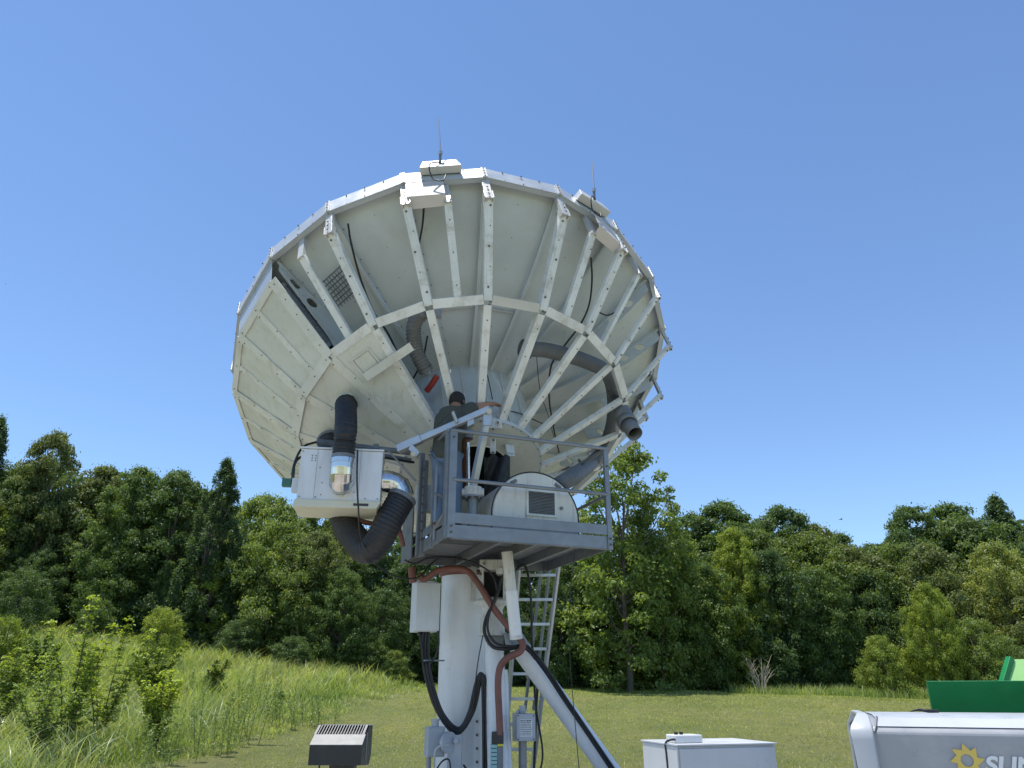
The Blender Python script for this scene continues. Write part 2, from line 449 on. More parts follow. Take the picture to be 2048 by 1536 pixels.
x, y, hs = clumps(5200, 34.5, 42.5, lambda a, b: (a > -5) & (((a > 10.5) & (b < 39.5) & (b > 37.6 - (a - 10.5) * .16)) | (b > 40.6 + .5 * np.sin(a * 1.3)) & (a < 12)), 16, .3)
d = np.where(x > 10.5, .8, .42)
me = blades_mesh('edge_grass', x, y, rng.uniform(.3, .8, len(x)) * hs * d, rng.uniform(.02, .05, len(x)), M_blade, 2, .7)
stuff('edge_grass', me, 'strip of longer weeds along the back edge of the lawn below the trees', 'weeds')

x, y, hs = clumps(650, 14.5, 23, lambda a, b: a < lawn_edge(b) - 1.2, 9, .25)
me = blades_mesh('reed_grass', x, y, rng.uniform(.8, 1.5, len(x)) * hs, rng.uniform(.02, .034, len(x)), M_reed, 5, .95, bend=1.5)
stuff('reed_grass', me, 'long arching pale grass blades in the lower left corner', 'grass')
# ------------------------------------------------------------------ trees
def leaves(centres, normals, size, aspect=.5, jit=.9):
    """rhombic leaves; returns verts, loops, tot"""
    n = len(centres)
    nr = normals + rng.normal(0, jit, (n, 3)); nr /= np.linalg.norm(nr, axis=1)[:, None] + 1e-9
    t = np.cross(nr, rng.normal(0, 1, (n, 3))); t /= np.linalg.norm(t, axis=1)[:, None] + 1e-9
    b_ = np.cross(nr, t); s = size[:, None]
    p0 = centres - t * s * .5; p2 = centres + t * s * .5 - nr * s * .12
    p1 = centres + b_ * s * aspect * .5 + t * s * .05 + nr * s * .08; p3 = centres - b_ * s * aspect * .5 + t * s * .05 + nr * s * .08
    A = np.stack([p0, p1, p2, p3], 1).reshape(-1, 3)
    return A, np.arange(4 * n), np.full(n, 4)
def unit(n):
    v = rng.normal(0, 1, (n, 3)); return v / np.linalg.norm(v, axis=1)[:, None]
def crown_mesh(name, H, R, nclump, nleaf, leaf=.15, kind='broad', low=.05):
    """crown from many leafy clumps inside an uneven envelope"""
    cs = []; rs = []
    ph = rng.uniform(0, 6.28, 6)
    for i in range(nclump):
        z = low + (1 - low) * rng.random() ** .9
        if kind == 'broad': env = (math.sin(math.pi * min(1, max(0.02, (z * .86 + .13)))) ** .55)
        elif kind == 'cedar': env = (1 - z) ** .8 * (1 if z > .12 else .75) + .05
        elif kind == 'poplar': env = .5 + .5 * math.sin(math.pi * min(1, z * .95 + .05))
        else: env = math.sqrt(max(0, 1 - (z * .97) ** 2.4))
        a = rng.uniform(0, 2 * math.pi)
        env *= 1 + .22 * math.sin(3 * a + ph[0] + 4 * z) + .15 * math.sin(5 * a + ph[1] - 9 * z)
        rr = R * env * (rng.random() ** .35) * (1.18 if rng.random() < .12 else 1)
        cs.append((rr * math.cos(a), rr * math.sin(a), z * H)); rs.append(rng.uniform(.5, 1.0) * (.62 if kind != 'cedar' else .32) * (R / 3) ** .5 * (1.15 - .35 * z))
    cs = np.array(cs); rs = np.array(rs)
    idx = rng.choice(nclump, nleaf, p=rs ** 2 / (rs ** 2).sum())
    d = unit(nleaf); d[:, 2] = np.where((d[:, 2] < -.2) & (rng.random(nleaf) < .6), -d[:, 2] * .6, d[:, 2])
    rad = rs[idx] * np.where(rng.random(nleaf) < .14, rng.uniform(1.1, 1.7, nleaf), rng.uniform(.35, 1.15, nleaf) ** .6)
    sc = np.array([1.0, 1.0, .85]) if kind != 'cedar' else np.array([.8, .8, 2.0])
    c = cs[idx] + d * rad[:, None] * sc
    if kind == 'cedar': c[:, 2] -= .25 * np.hypot(c[:, 0], c[:, 1]) 
    c[:, 2] = np.maximum(c[:, 2], .05)
    up = np.array([0, 0, .30])
    A, L, T = leaves(c, d * .8 + up, leaf * rng.uniform(.55, 1.35, nleaf), .52 if kind != 'cedar' else .3, .55)
    return raw_mesh(name, A, L, T, M_leaf), cs
def trunk_mesh(name, H, R, cs, tr=.16):
    mb = MB(); pts = [Vector((0, 0, -.3))]; p = Vector((0, 0, -.3))
    for i in range(7):
        p = p + Vector((random.uniform(-.12, .12), random.uniform(-.12, .12), H * .9 / 7)); pts.append(p.copy())
    mb.tube(catmull(pts, 3), [tr * (1 - .9 * i / 21) for i in range(22)], 7)
    for i in rng.choice(len(cs), min(26, len(cs)), replace=False):
        c = Vector(cs[i]); z0 = max(.3, c.z * .62); a = Vector((0, 0, z0)); j = min(7, int(z0 / (H * .9) * 7)); a.x, a.y = pts[j].x, pts[j].y
        mb.tube([a, a.lerp(c, .5) + Vector((0, 0, -.12 * R)), c], [tr * .38, tr * .22, tr * .06], 5)
    me = bpy.data.meshes.new(name); me.from_pydata(mb.v, [], mb.f); me.polygons.foreach_set('use_smooth', [True] * len(mb.f)); me.materials.append(M_bark)
    return me
VAR = {}
def variant(key, H, R, nc, nl, leaf, kind, low=.03, tr=.16):
    cm, cs = crown_mesh('crown', H, R, nc, nl, leaf, kind, low)
    VAR.setdefault(key, []).append((cm, trunk_mesh('trunk', H, R, cs, tr), H, R))
for i in range(3): variant('tall', 11, 3.1, 330, 46000, .19, 'broad', 0)
for i in range(3): variant('wide', 8, 3.6, 300, 42000, .18, 'broad', 0)
for i in range(2): variant('dome', 4.6, 2.4, 170, 20000, .15, 'dome', 0)
for i in range(2): variant('cedar', 10, 2.3, 420, 36000, .16, 'cedar', 0)
variant('poplar', 11, 2.5, 200, 20000, .20, 'poplar', .0)
variant('column', 6.5, 1.5, 130, 20000, .15, 'broad', 0)

def tree(name, px, topy, Y, key, vi, tint, label, cat, group=None, wide=1.0, basez=None):
    x = P(px, topy + 14, Y).x; z0 = ground(x, Y)
    top = P(px, topy + 14, Y).z; H = top - z0
    cm, tm, h0, r0 = VAR[key][vi % len(VAR[key])]
    s = H / h0
    r = thing(name, label, cat, (x, Y, z0), group)
    r.rotation_euler.z = random.uniform(0, 6.28)
    for nm, me in (('trunk', tm), ('crown', cm)):
        o = bpy.data.objects.new(nm, me); COL.objects.link(o); o.parent = r
        o.scale = (s * wide, s * wide, s); o.color = (*tint, 1)
    return r

DK = (.82, .98, .95); DB = (.70, .86, 1.1); MID = (1.0, 1.15, .9); YG = (2.1, 1.95, .95); LT = (1.55, 1.55, 1.15); TAN = (2.3, 1.95, 1.7); OL = (1.25, 1.15, 1.2); VD = (.60, .78, .76)
TREES = [
 ('elm_tree', 1500, 1058, 43.5, 'wide', 2, (1.15, 1.2, .95), .85, 'green overlapping tree between the yellow green tree and the knobbly oak'),
 ('elm_tree', 1600, 1062, 43.5, 'wide', 0, (1.3, 1.3, 1.0), .85, 'mid green tree below the knobbly dark oak'),
 ('elm_tree', 1335, 1085, 40.5, 'wide', 1, (1.4, 1.45, .95), .8, 'fresh green tree right of the smaller cottonwood'),
 ('elm_tree', 1690, 1090, 45, 'wide', 2, OL, .85, 'olive tree right under the gap in the skyline'),
 ('elm_tree', 1785, 1085, 44.5, 'wide', 1, (1.2, 1.25, 1.0), .85, 'green tree where the right skyline starts to rise'),
 ('elm_tree', 1925, 1035, 46, 'wide', 0, (1.0, 1.1, 1.0), .9, 'broad green crown just left of the right skyline cedar'),
 ('elm_tree', 320, 975, 43, 'wide', 2, (1.2, 1.2, 1.15), .85, 'grey green tree in front of the round topped left oak'),
 ('elm_tree', 190, 965, 42, 'wide', 1, (1.1, 1.15, 1.15), .85, 'grey green tree in front of the tallest left oak'),
 ('elm_tree', 55, 925, 41, 'wide', 0, (1.0, 1.1, 1.1), .8, 'grey green crown joining the left edge cedar to the tallest oak'),
 # left skyline
 ('cedar_tree', 2, 828, 39.5, 'cedar', 0, DB, 1.0, 'dark cedar with ragged top cut off by the left edge of the photo'),
 ('oak_tree', 118, 858, 39.8, 'tall', 0, OL, .62, 'tall grey green oak standing highest on the left skyline'),
 ('oak_tree', 30, 950, 39.4, 'tall', 1, DK, .8, 'dark oak between the left edge cedar and the tallest oak'),
 ('oak_tree', 212, 925, 41.7, 'tall', 1, OL, .8, 'olive oak on the skyline just right of the tallest left oak'),
 ('oak_tree', 285, 928, 40.2, 'tall', 2, MID, .8, 'round topped green oak in the middle of the left skyline'),
 ('oak_tree', 362, 935, 39.8, 'tall', 0, DK, .85, 'dark green oak on the skyline left of the pointed cedar'),
 ('oak_tree', 415, 975, 41.7, 'tall', 2, OL, .8, 'oak crown filling the gap left of the pointed cedar'),
 ('cedar_tree', 456, 912, 39.1, 'cedar', 1, DB, 1.05, 'pointed dark cedar rising from the tree line left of the dish'),
 ('elm_tree', 535, 985, 46.0, 'wide', 0, LT, .75, 'pale green elm crown right of the pointed cedar'),
 ('elm_tree', 610, 1000, 49.0, 'tall', 1, MID, .8, 'green elm behind the white unit box beside the dish'),
 ('elm_tree', 690, 1010, 49.0, 'tall', 0, OL, .8, 'elm seen under the hanging black duct'),
 ('elm_tree', 560, 1040, 40.2, 'wide', 1, LT, .75, 'rounded pale elm in front of the skyline right of the cedar'),
 ('elm_tree', 640, 1060, 40.2, 'wide', 2, OL, .75, 'dull green elm below the white unit box'),
 ('elm_tree', 760, 1040, 46.0, 'tall', 2, DK, .8, 'dark elm between the hanging duct and the mast'),
 ('elm_tree', 830, 1080, 43.1, 'tall', 0, DK, .8, 'dark elm just left of the mast'),
 # left middle row
 ('oak_tree', -20, 1000, 38.0, 'wide', 2, YG, .6, 'yellow green bush top entering at the left edge'),
 ('oak_tree', 90, 1090, 38.6, 'wide', 0, DK, .75, 'dark thicket tree behind the bright sapling'),
 ('hackberry_tree', 240, 1080, 38.9, 'wide', 1, MID, .85, 'broad mid green tree in front of the left skyline oaks'),
 ('hackberry_tree', 350, 1120, 39.2, 'wide', 2, DK, .75, 'dark tree right of the broad mid green tree'),
 ('hackberry_tree', 428, 1112, 38.9, 'column', 0, YG, 1.0, 'narrow yellow green tree below the pointed cedar'),
 ('hackberry_tree', 520, 1120, 39.8, 'wide', 0, DK, .75, 'dark leafy tree right of the yellow green one'),
 ('hackberry_tree', 612, 1095, 39.8, 'wide', 1, LT, .72, 'sunlit green tree below the white unit box'),
 ('hackberry_tree', 690, 1130, 38.9, 'wide', 0, MID, .7, 'green tree below the loop of black duct'),
 ('hackberry_tree', 770, 1170, 39.8, 'wide', 2, DK, .7, 'dark tree left of the mast junction box'),
 ('hackberry_tree', 860, 1150, 41.7, 'wide', 1, VD, .7, 'very dark tree behind the mast'),
 # centre and right
 ('elm_tree', 960, 1060, 43.0, 'tall', 1, DK, .8, 'dark elm hidden behind the platform'),
 ('elm_tree', 1060, 1060, 42.0, 'tall', 2, DK, .8, 'dark elm seen through the ladder'),
 ('elm_tree', 1010, 1180, 40.0, 'wide', 0, VD, .7, 'very dark low tree between mast and ladder'),
 ('elm_tree', 1120, 1120, 40.0, 'wide', 2, DK, .7, 'dark tree just right of the ladder'),
 ('cottonwood_tree', 1232, 885, 37.0, 'poplar', 0, LT, 1.0, 'airy pale cottonwood rising right of the platform'),
 ('cottonwood_tree', 1302, 972, 38.0, 'poplar', 0, LT, .8, 'smaller airy cottonwood right of the tall one'),
 ('elm_tree', 1190, 1080, 40.0, 'tall', 0, MID, .7, 'green tree at the foot of the tall cottonwood'),
 ('elm_tree', 1275, 1055, 40.0, 'tall', 1, MID, .75, 'green tree behind the smaller cottonwood'),
 ('oak_tree', 1352, 1058, 41.0, 'tall', 0, MID, .75, 'green oak between the cottonwoods and the round dark oak'),
 ('oak_tree', 1440, 998, 46.0, 'tall', 2, DK, 1.0, 'large round topped dark oak right of the cottonwoods'),
 ('oak_tree', 1385, 1020, 47.0, 'tall', 1, DK, .8, 'dark oak on the left shoulder of the round topped oak'),
 ('hackberry_tree', 1462, 1048, 40.5, 'tall', 1, YG, .62, 'yellow green tree in front of the round dark oak'),
 ('oak_tree', 1555, 1005, 45.0, 'tall', 0, DK, .8, 'dark oak with knobbly top right of the round oak'),
 ('oak_tree', 1625, 1040, 46.0, 'tall', 2, OL, .75, 'oak sloping down to the gap in the right skyline'),
 ('oak_tree', 1672, 1058, 47.0, 'tall', 1, DK, .8, 'dark oak left of the low gap in the skyline'),
 ('oak_tree', 1740, 1080, 48.0, 'tall', 0, DK, .8, 'low oak filling the skyline gap on the right'),
 ('cedar_tree', 1815, 1005, 47.0, 'tall', 2, DK, .8, 'dark tree starting the rise at the right skyline'),
 ('oak_tree', 1890, 1002, 48.0, 'tall', 1, DK, .9, 'broad flat topped dark oak on the right skyline'),
 ('cedar_tree', 1990, 985, 47.0, 'cedar', 0, DB, 1.2, 'dark pointed cedar highest on the right skyline'),
 ('oak_tree', 2060, 1040, 46.0, 'tall', 0, DK, .9, 'dark oak at the right edge of the photo'),
 ('elm_tree', 1850, 1085, 43.0, 'wide', 0, OL, .75, 'dull olive tree below the flat topped oak'),
 ('elm_tree', 1985, 1082, 41.0, 'wide', 1, TAN, .68, 'pale tan green tree with flowering top at far right'),
 ('elm_tree', 2075, 1150, 39.0, 'wide', 2, OL, .75, 'olive tree at the right edge above the green hopper'),
 ('hackberry_tree', 1392, 1110, 40.0, 'wide', 0, MID, .65, 'green tree left of the yellow green one'),
 ('hackberry_tree', 1530, 1095, 41.0, 'wide', 1, VD, .7, 'very dark tree in the middle of the right tree line'),
 ('hackberry_tree', 1625, 1130, 41.0, 'wide', 2, MID, .7, 'green tree below the skyline gap on the right'),
 ('hackberry_tree', 1720, 1130, 43.0, 'wide', 0, DK, .7, 'dark tree left of the bright golden shrub tree'),
 ('hackberry_tree', 1850, 1160, 38.0, 'wide', 1, YG, .55, 'bright golden green tree on the right behind the generator'),
 ('hackberry_tree', 1755, 1262, 38.0, 'dome', 0, (1.9, 1.8, 1.0), .75, 'lower golden green bush left of the bright golden tree'),
 ('hackberry_tree', 1940, 1230, 38.0, 'dome', 1, LT, .8, 'sunlit bush right of the bright golden tree'),
 ('hackberry_tree', 1262, 1205, 39.0, 'column', 0, (2.0, 1.8, 1.2), .9, 'narrow tree with yellowing leaves below the cottonwoods'),
 ('hackberry_tree', 1345, 1210, 40.0, 'wide', 2, DK, .65, 'dark leafy tree right of the narrow yellowing tree'),
 ('hackberry_tree', 1450, 1200, 41.0, 'wide', 1, DK, .65, 'dark leafy tree left of the dead branches'),
 ('hackberry_tree', 1165, 1210, 41.0, 'wide', 0, DK, .65, 'dark leafy tree above the crest of the lawn right of the ladder'),
 ('hackberry_tree', 1580, 1245, 41.0, 'dome', 0, DK, .9, 'low dark bush behind the dead branches'),
 ('hackberry_tree', 1660, 1240, 41.0, 'dome', 1, MID, .9, 'low green bush right of the dead branches'),
]
for n_, px, ty, Y, key, vi, tint, wide, lab in TREES:
    nm = n_ if not (n_ == 'cedar_tree' and key != 'cedar') else 'oak_tree'
    tree(nm, px, ty, Y, key, vi, tint, lab, 'tree', 'trees along the edge of the wood', wide)
SHR = [
 (330, 1205, 31, 'dome', 0, (2.2, 2.0, 1.0), .75, 'shrub', 'round light green shrub behind the grass right of the tall sapling'),
 (20, 1225, 27, 'dome', 1, (2.0, 1.9, .95), .8, 'shrub', 'bright shrub at the left edge behind the grass'),
 (60, 1130, 34, 'dome', 0, DK, .8, 'shrub', 'dark shrub above the bright one at the left edge'),
 (200, 1190, 36, 'dome', 1, MID, .9, 'shrub', 'dark green shrub behind the bright sapling'),
 (690, 1318, 36.5, 'dome', 0, (1.2, 1.2, 1.2), 1.0, 'shrub', 'small grey green shrub at the lawn edge left of the mast'),
 (790, 1290, 38.5, 'dome', 1, LT, .9, 'shrub', 'loose green shrub beside the mast at the lawn edge'),
 (745, 1262, 38.5, 'dome', 0, MID, .9, 'shrub', 'green shrub below the black duct loop at the tree line'),
 (590, 1262, 36.5, 'dome', 1, DK, 1.2, 'shrub', 'dark low shrub in the shade under the left trees'),
 (480, 1230, 37, 'dome', 0, DK, 1.1, 'shrub', 'dark shrub under the narrow yellow green tree'),
 (1250, 1310, 42.0, 'dome', 0, DK, 1.4, 'shrub', 'low dark undergrowth bush on the crest of the lawn'),
 (1360, 1310, 42.0, 'dome', 1, DK, 1.4, 'shrub', 'low dark undergrowth bush right of the crest'),
 (1130, 1310, 42.0, 'dome', 1, VD, 1.4, 'shrub', 'low dark undergrowth bush right behind the ladder'),
 (1000, 1310, 42.0, 'dome', 0, VD, 1.4, 'shrub', 'low dark undergrowth bush seen between mast and ladder'),
 (880, 1320, 42, 'dome', 1, VD, 1.3, 'shrub', 'low dark undergrowth bush behind the mast'),
 (1460, 1315, 42.0, 'dome', 0, VD, 1.3, 'shrub', 'low dark bush left of the dead branches'),
 (1700, 1330, 40.0, 'dome', 1, MID, 1.2, 'shrub', 'low bush at the lawn edge right of the dead branches'),
 (1800, 1325, 39.0, 'dome', 0, LT, 1.2, 'shrub', 'low sunlit bush at the foot of the golden tree'),
 (1900, 1320, 38.5, 'dome', 1, LT, 1.1, 'shrub', 'low bush just above the green hopper'),
 (2020, 1280, 38.5, 'dome', 0, MID, 1.0, 'shrub', 'low bush at the right edge above the lime panel'),
]
for px, ty, Y, key, vi, tint, wide, cat, lab in SHR:
    tree('shrub', px, ty, Y, key, vi, tint, lab, cat, 'shrubs in front of the trees', wide)
# far woodland closing the gaps behind the tree line
def woodland():
    n = 120000
    px = rng.uniform(-500, 2550, n); Y = rng.uniform(51, 57, n)
    sk = np.interp(px, [-500, 0, 120, 220, 460, 500, 700, 900, 1180, 1340, 1450, 1560, 1680, 1740, 1800, 1900, 2050, 2550], [930, 940, 930, 965, 985, 1050, 1060, 1090, 1060, 1080, 1045, 1055, 1085, 1110, 1060, 1050, 1050, 1060])
    sk = sk + 9 * np.sin(px * .045) + 7 * np.sin(px * .11 + 1)
    d1 = (px - 1024) / FPX; v = (768 - sk) / FPX; dy = CP - v * SP; dz = SP + v * CP
    x = d1 / dy * Y; top = EYE + dz / dy * Y; z0 = gnp(np.clip(x, -40, 40), Y)
    z = z0 + (top - z0) * rng.random(n) ** .75
    c = np.stack([x, Y, z], 1)
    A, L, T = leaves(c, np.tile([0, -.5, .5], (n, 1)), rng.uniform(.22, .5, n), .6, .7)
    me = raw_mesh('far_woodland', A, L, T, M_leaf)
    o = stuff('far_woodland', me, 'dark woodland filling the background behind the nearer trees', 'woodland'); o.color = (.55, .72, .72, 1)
woodland()

# saplings and weeds on the bank
def sapling(px, py, topy, Y, nst, tint, label, spread=.35, leaf=.11, name='sapling', cat='sapling'):
    g = P(px, 1380, Y); x = g.x; z0 = ground(x, Y); H = P(px, topy, Y).z - z0
    r = thing(name, label, cat, (x, Y, z0))
    mb = MB(); cen = []; nor = []
    for i in range(nst):
        a = random.uniform(0, 6.28); sp = random.uniform(.25, 1) * spread * H; h = H * random.uniform(.55, 1.0) if i else H
        if not i: sp *= .2
        pts = catmull([V(x, Y, z0 - .1), V(x + math.cos(a) * sp * .35, Y + math.sin(a) * sp * .35, z0 + h * .5), V(x + math.cos(a) * sp, Y + math.sin(a) * sp, z0 + h)], 8)
        mb.tube(pts, [.02 * (1 - .85 * j / (len(pts) - 1)) for j in range(len(pts))], 5)
        for j in range(4, len(pts)):
            for q in range(8):
                d = Vector(unit(1)[0]); L_ = .10 + .26 * random.random() * (1.2 - j / len(pts))
                e = pts[j] + Vector((d.x, d.y, abs(d.z) * .6)) * L_
                for w in range(4):
                    cen.append(pts[j].lerp(e, .35 + .25 * w) + Vector(unit(1)[0]) * .03); nor.append((d.x * .4, d.y * .4, .9))
                mb.tube([pts[j], e], [.006, .003], 3)
    obj('stem', mb, M_bark, r)
    A, L, T = leaves(np.array([tuple(c) for c in cen]), np.array(nor), rng.uniform(.6, 1.3, len(cen)) * leaf, .55, .35)
    A = A - np.array([x, Y, z0])
    me = raw_mesh('foliage', A, L, T, M_leaf); o = bpy.data.objects.new('foliage', me); COL.objects.link(o); o.parent = r; o.color = (*tint, 1)
    return r
sapling(150, 1500, 1200, 18, 8, (2.8, 2.6, 1.0), 'tall bright green sapling standing in the grass at left', .34, .085)
sapling(215, 1500, 1240, 19, 5, (2.8, 2.6, 1.0), 'lower bright sapling leaning right beside the tall one', .5, .085)
sapling(100, 1500, 1330, 17, 6, (1.8, 1.9, 1.0), 'darker leafy sapling below the tall bright one', .35, .075)
sapling(330, 1450, 1345, 19, 8, (3.2, 2.9, 1.0), 'low bright leafy sapling in the middle of the bank', .4, .085)
sapling(25, 1500, 1300, 20, 8, (2.6, 2.5, 1.0), 'bright leafy sapling at the left edge of the photo', .35, .08)
sapling(425, 1450, 1322, 27, 9, (1.9, 1.8, 1.0), 'pale bushy sapling high on the bank below the narrow yellow green tree', .55, .10)
sapling(300, 1450, 1300, 25, 10, (2.2, 2.1, 1.0), 'bushy sapling behind the low bright one in the middle of the bank', .5, .10)
sapling(70, 1450, 1275, 25, 10, (1.5, 1.6, 1.0), 'dull green bushy sapling behind the tall bright one', .5, .10)
sapling(-15, 1450, 1350, 18, 8, (1.6, 1.6, 1.0), 'leafy sapling cut by the left edge in front of the others', .5, .08)
sapling(560, 1450, 1385, 27, 8, (1.5, 1.6, 1.0), 'low bushy sapling near the lawn edge below the dark trees', .6, .09)
for px, ty, Y, lab in ((498, 1302, 21, 'tallest upright feathery weed clump near the lawn edge'), (560, 1345, 24, 'feathery weed clump right of the tallest one'), (448, 1365, 19, 'feathery weed clump left of the tallest one'),
                  (630, 1372, 23.5, 'feathery weed clump closest to the mown lawn'), (385, 1340, 26, 'short feathery weed clump in the middle of the bank'), (262, 1372, 22, 'short feathery weed clump right of the saplings'), (330, 1420, 17.5, 'small feathery weed clump low in the middle of the bank')):
    g = P(px, 1380, Y); x0 = g.x; z0 = ground(x0, Y); H = P(px, ty, Y).z - z0
    r = thing('tall_weed', lab, 'weed', (x0, Y, z0), 'tall weeds on the grassy bank')
    mb = MB(); cen = []; nor = []
    for i in range(9):
        bx = x0 + random.gauss(0, .26); by = Y + random.gauss(0, .4); h = H * random.uniform(.45, 1.0)
        tx = bx + random.uniform(-.24, .24) * h; tyy = by + random.uniform(-.1, .1) * h; zb = ground(bx, by)
        mb.tube([(bx, by, zb - .05), ((bx + tx) / 2, (by + tyy) / 2, zb + h * .5), (tx, tyy, zb + h)], [.010, .008, .003], 4)
        n = 150; t = rng.uniform(.12, 1, n); aa = rng.uniform(0, 6.28, n); rr = rng.uniform(.02, .13, n) * (1.25 - t) * 1.5
        cen.append(np.stack([bx + (tx - bx) * t + rr * np.cos(aa), by + (tyy - by) * t + rr * np.sin(aa), zb + h * t], 1)); nor.append(np.stack([np.cos(aa) * .6, np.sin(aa) * .6, np.full(n, .5)], 1))
    obj('stem', mb, M_weed, r, kind='stuff')
    cen = np.concatenate(cen); nor = np.concatenate(nor)
    A, L, T = leaves(cen, nor, rng.uniform(.05, .11, len(cen)), .22, .6); A = A - np.array([x0, Y, z0])
    o = bpy.data.objects.new('foliage', raw_mesh('foliage', A, L, T, M_weed)); COL.objects.link(o); o.parent = r; o['kind'] = 'stuff'
# dead branches at the lawn edge
mb = MB(); b0 = P(1525, 1385, 38.4); b0.z = ground(b0.x, 38.4)
for i in range(16):
    a = random.uniform(-1, 1); h = random.uniform(.7, 1.9); p1 = b0 + V(a * .3, random.uniform(-.2, .2), h * .5); p2 = b0 + V(a * .8, random.uniform(-.4, .4), h)
    mb.tube([b0 + V(a * .15, 0, -.1), p1, p2], [.03, .022, .008], 4)
    for j in range(3): mb.tube([p1.lerp(p2, j * .3), p1.lerp(p2, j * .3) + V(random.uniform(-.35, .35), random.uniform(-.2, .2), random.uniform(.15, .4))], [.012, .004], 3)
finish(obj('dead_shrub', mb, M_dry), 'bare bleached dead branches at the back edge of the lawn', 'dead shrub')

# ------------------------------------------------------------------ the dish: parametric frame
DS = 1.10
C0 = Vector((-0.7237, 9.6118, 3.8206)) * DS + Vector((0, 0, EYE))
AZ, EL, ROLL = -0.3414, 1.1009, -1.0923
AX = Vector((math.sin(AZ) * math.cos(EL), math.cos(AZ) * math.cos(EL), math.sin(EL)))
RV = Vector((math.cos(AZ), -math.sin(AZ), 0)); UV_ = RV.cross(AX)
NS = 20
def rad(k):
    th = ROLL + k * 2 * math.pi / NS; return RV * math.sin(th) + UV_ * math.cos(th)
def tan_(k):
    th = ROLL + k * 2 * math.pi / NS; return RV * math.cos(th) - UV_ * math.sin(th)
def D(k, r, z): return C0 + (AX * z + rad(k) * r) * DS
def dish_hit(px, py, f=0.5):
    """point behind the ribs: f=0 on the reflector back, f=1 on the rib chords"""
    d = ray(px, py); o_ = Vector((0, 0, EYE))
    for i in range(1500):
        p = o_ + d * ((7 + i * .003) * DS); rel = (p - C0) / DS; z = rel.dot(AX); rr = (rel - AX * z).length
        zl_ = (ZM + (rr - RM) / (RE - RM) * (ZE - ZM)) if rr > RM else (ZH + (rr - RH) / (RM - RH) * (ZM - ZH))
        if rr < RR + .3 and z > zpar(rr) * (1 - f) + zl_ * f: return p
    return o_ + d * 9.5
RE, ZE = 3.0, 0.0
RM, ZM = 2.169, -0.787
RR, ZR = 3.062, 0.6485
RH, ZH = 0.87, -1.40
def zpar(r): return -0.44 + 1.02 * r * r / (RR * RR)
dish = thing('satellite_dish', 'large white satellite dish seen from behind with its ribs partly uncovered', 'satellite dish', tuple(C0 + AX * ZH * DS))

# reflector panels, one per gore
bolt = MB()
def addbolt(p, n, r=.014, h=.008):
    n = Vector(n).normalized(); bolt.cyl(Vector(p), Vector(p) + n * h, r, 6)
for k in range(NS):
    mb = MB(); rows = []; e = .006
    for i in range(13):
        r = .80 + (RR - .03 - .80) * i / 12
        row = []
        for j in range(5):
            kk = k + j / 4; kk = k + e / max(r, .5) * 3 + (1 - 2 * e / max(r, .5) * 3) * j / 4
            row.append(D(kk, r, zpar(r) + .004 * math.sin(j * 2.1 + k * 1.7 + i)))
        rows.append(row)
    mb.grid(rows)
    rows2 = [[p + AX * .03 for p in reversed(r)] for r in rows]; mb.grid(rows2)
    obj('reflector_panel', mb, M_refl, dish)
    # seam flange behind each joint
    mb = MB()
    for i in range(12):
        r1 = .87 + (RR - .1 - .87) * i / 12; r2 = .87 + (RR - .1 - .87) * (i + 1) / 12
        for dk in (-.0,):
            p = D(k, r1, zpar(r1) - .012); q = D(k, r2, zpar(r2) - .012)
            mb.beam(p - AX * .03, q + (q - p) * .02 - AX * .03, .006, .09, AX); mb.beam(p - AX * .072, q + (q - p) * .02 - AX * .072, .045, .006, AX)
        addbolt(D(k + .03 / r1 * 3, r1, zpar(r1) - .004), -AX, .008, .006)
        (addbolt(D(k + .5 + .02 / r1, r1, zpar(r1) - .004), -AX, .006, .005) if i % 2 else None)
    obj('seam_flange', mb, M_refl, dish)

# rim band: two sheets per side
for k in range(NS):
    mb = MB(); e = .004
    n = (rad(k) + rad(k + 1)).normalized()
    zt, zm_, zb = ZR, ZR - .13, ZR - .235
    mb.plate([D(k + e, RR, zt), D(k + 1 - e, RR, zt), D(k + 1 - e, RR, zm_ + .004), D(k + e, RR, zm_ + .004)], n, .006)
    mb.plate([D(k + e, RR - .002, zm_ - .004), D(k + 1 - e, RR - .002, zm_ - .004), D(k + 1 - e, RR - .002, zb), D(k + e, RR - .002, zb)], n, .012)
    mb.plate([D(k + e, RR, zt), D(k + 1 - e, RR, zt), D(k + 1 - e, RR - .09, zt + .004), D(k + e, RR - .09, zt + .004)], AX, .005)
    mb.plate([D(k + e, RR - .004, zb), D(k + 1 - e, RR - .004, zb), D(k + 1 - e, RR - .06, zb), D(k + e, RR - .06, zb)], AX, .005)
    obj('rim_plate', mb, M_rim, dish)
    mb = MB(); 
    for sg in (-1, 1):
        t = tan_(k) * sg
    c = D(k, RR + .012, (zt + zb) / 2)
    mb.box(c, tan_(k) * .032, rad(k) * .006, AX * .129)
    obj('rim_joint', mb, M_bright, dish, bevel=.002)
    for q in range(4): addbolt(D(k, RR + .018, zb + .02 + q * .065), rad(k), .009, .008)
    for q in range(1, 4): addbolt(D(k + q / 4, RR * math.cos(math.pi / NS) + .012, zt - .02), n, .009, .02); addbolt(D(k + q / 4, RR * math.cos(math.pi / NS) + .012, zb + .02), n, .008, .01)

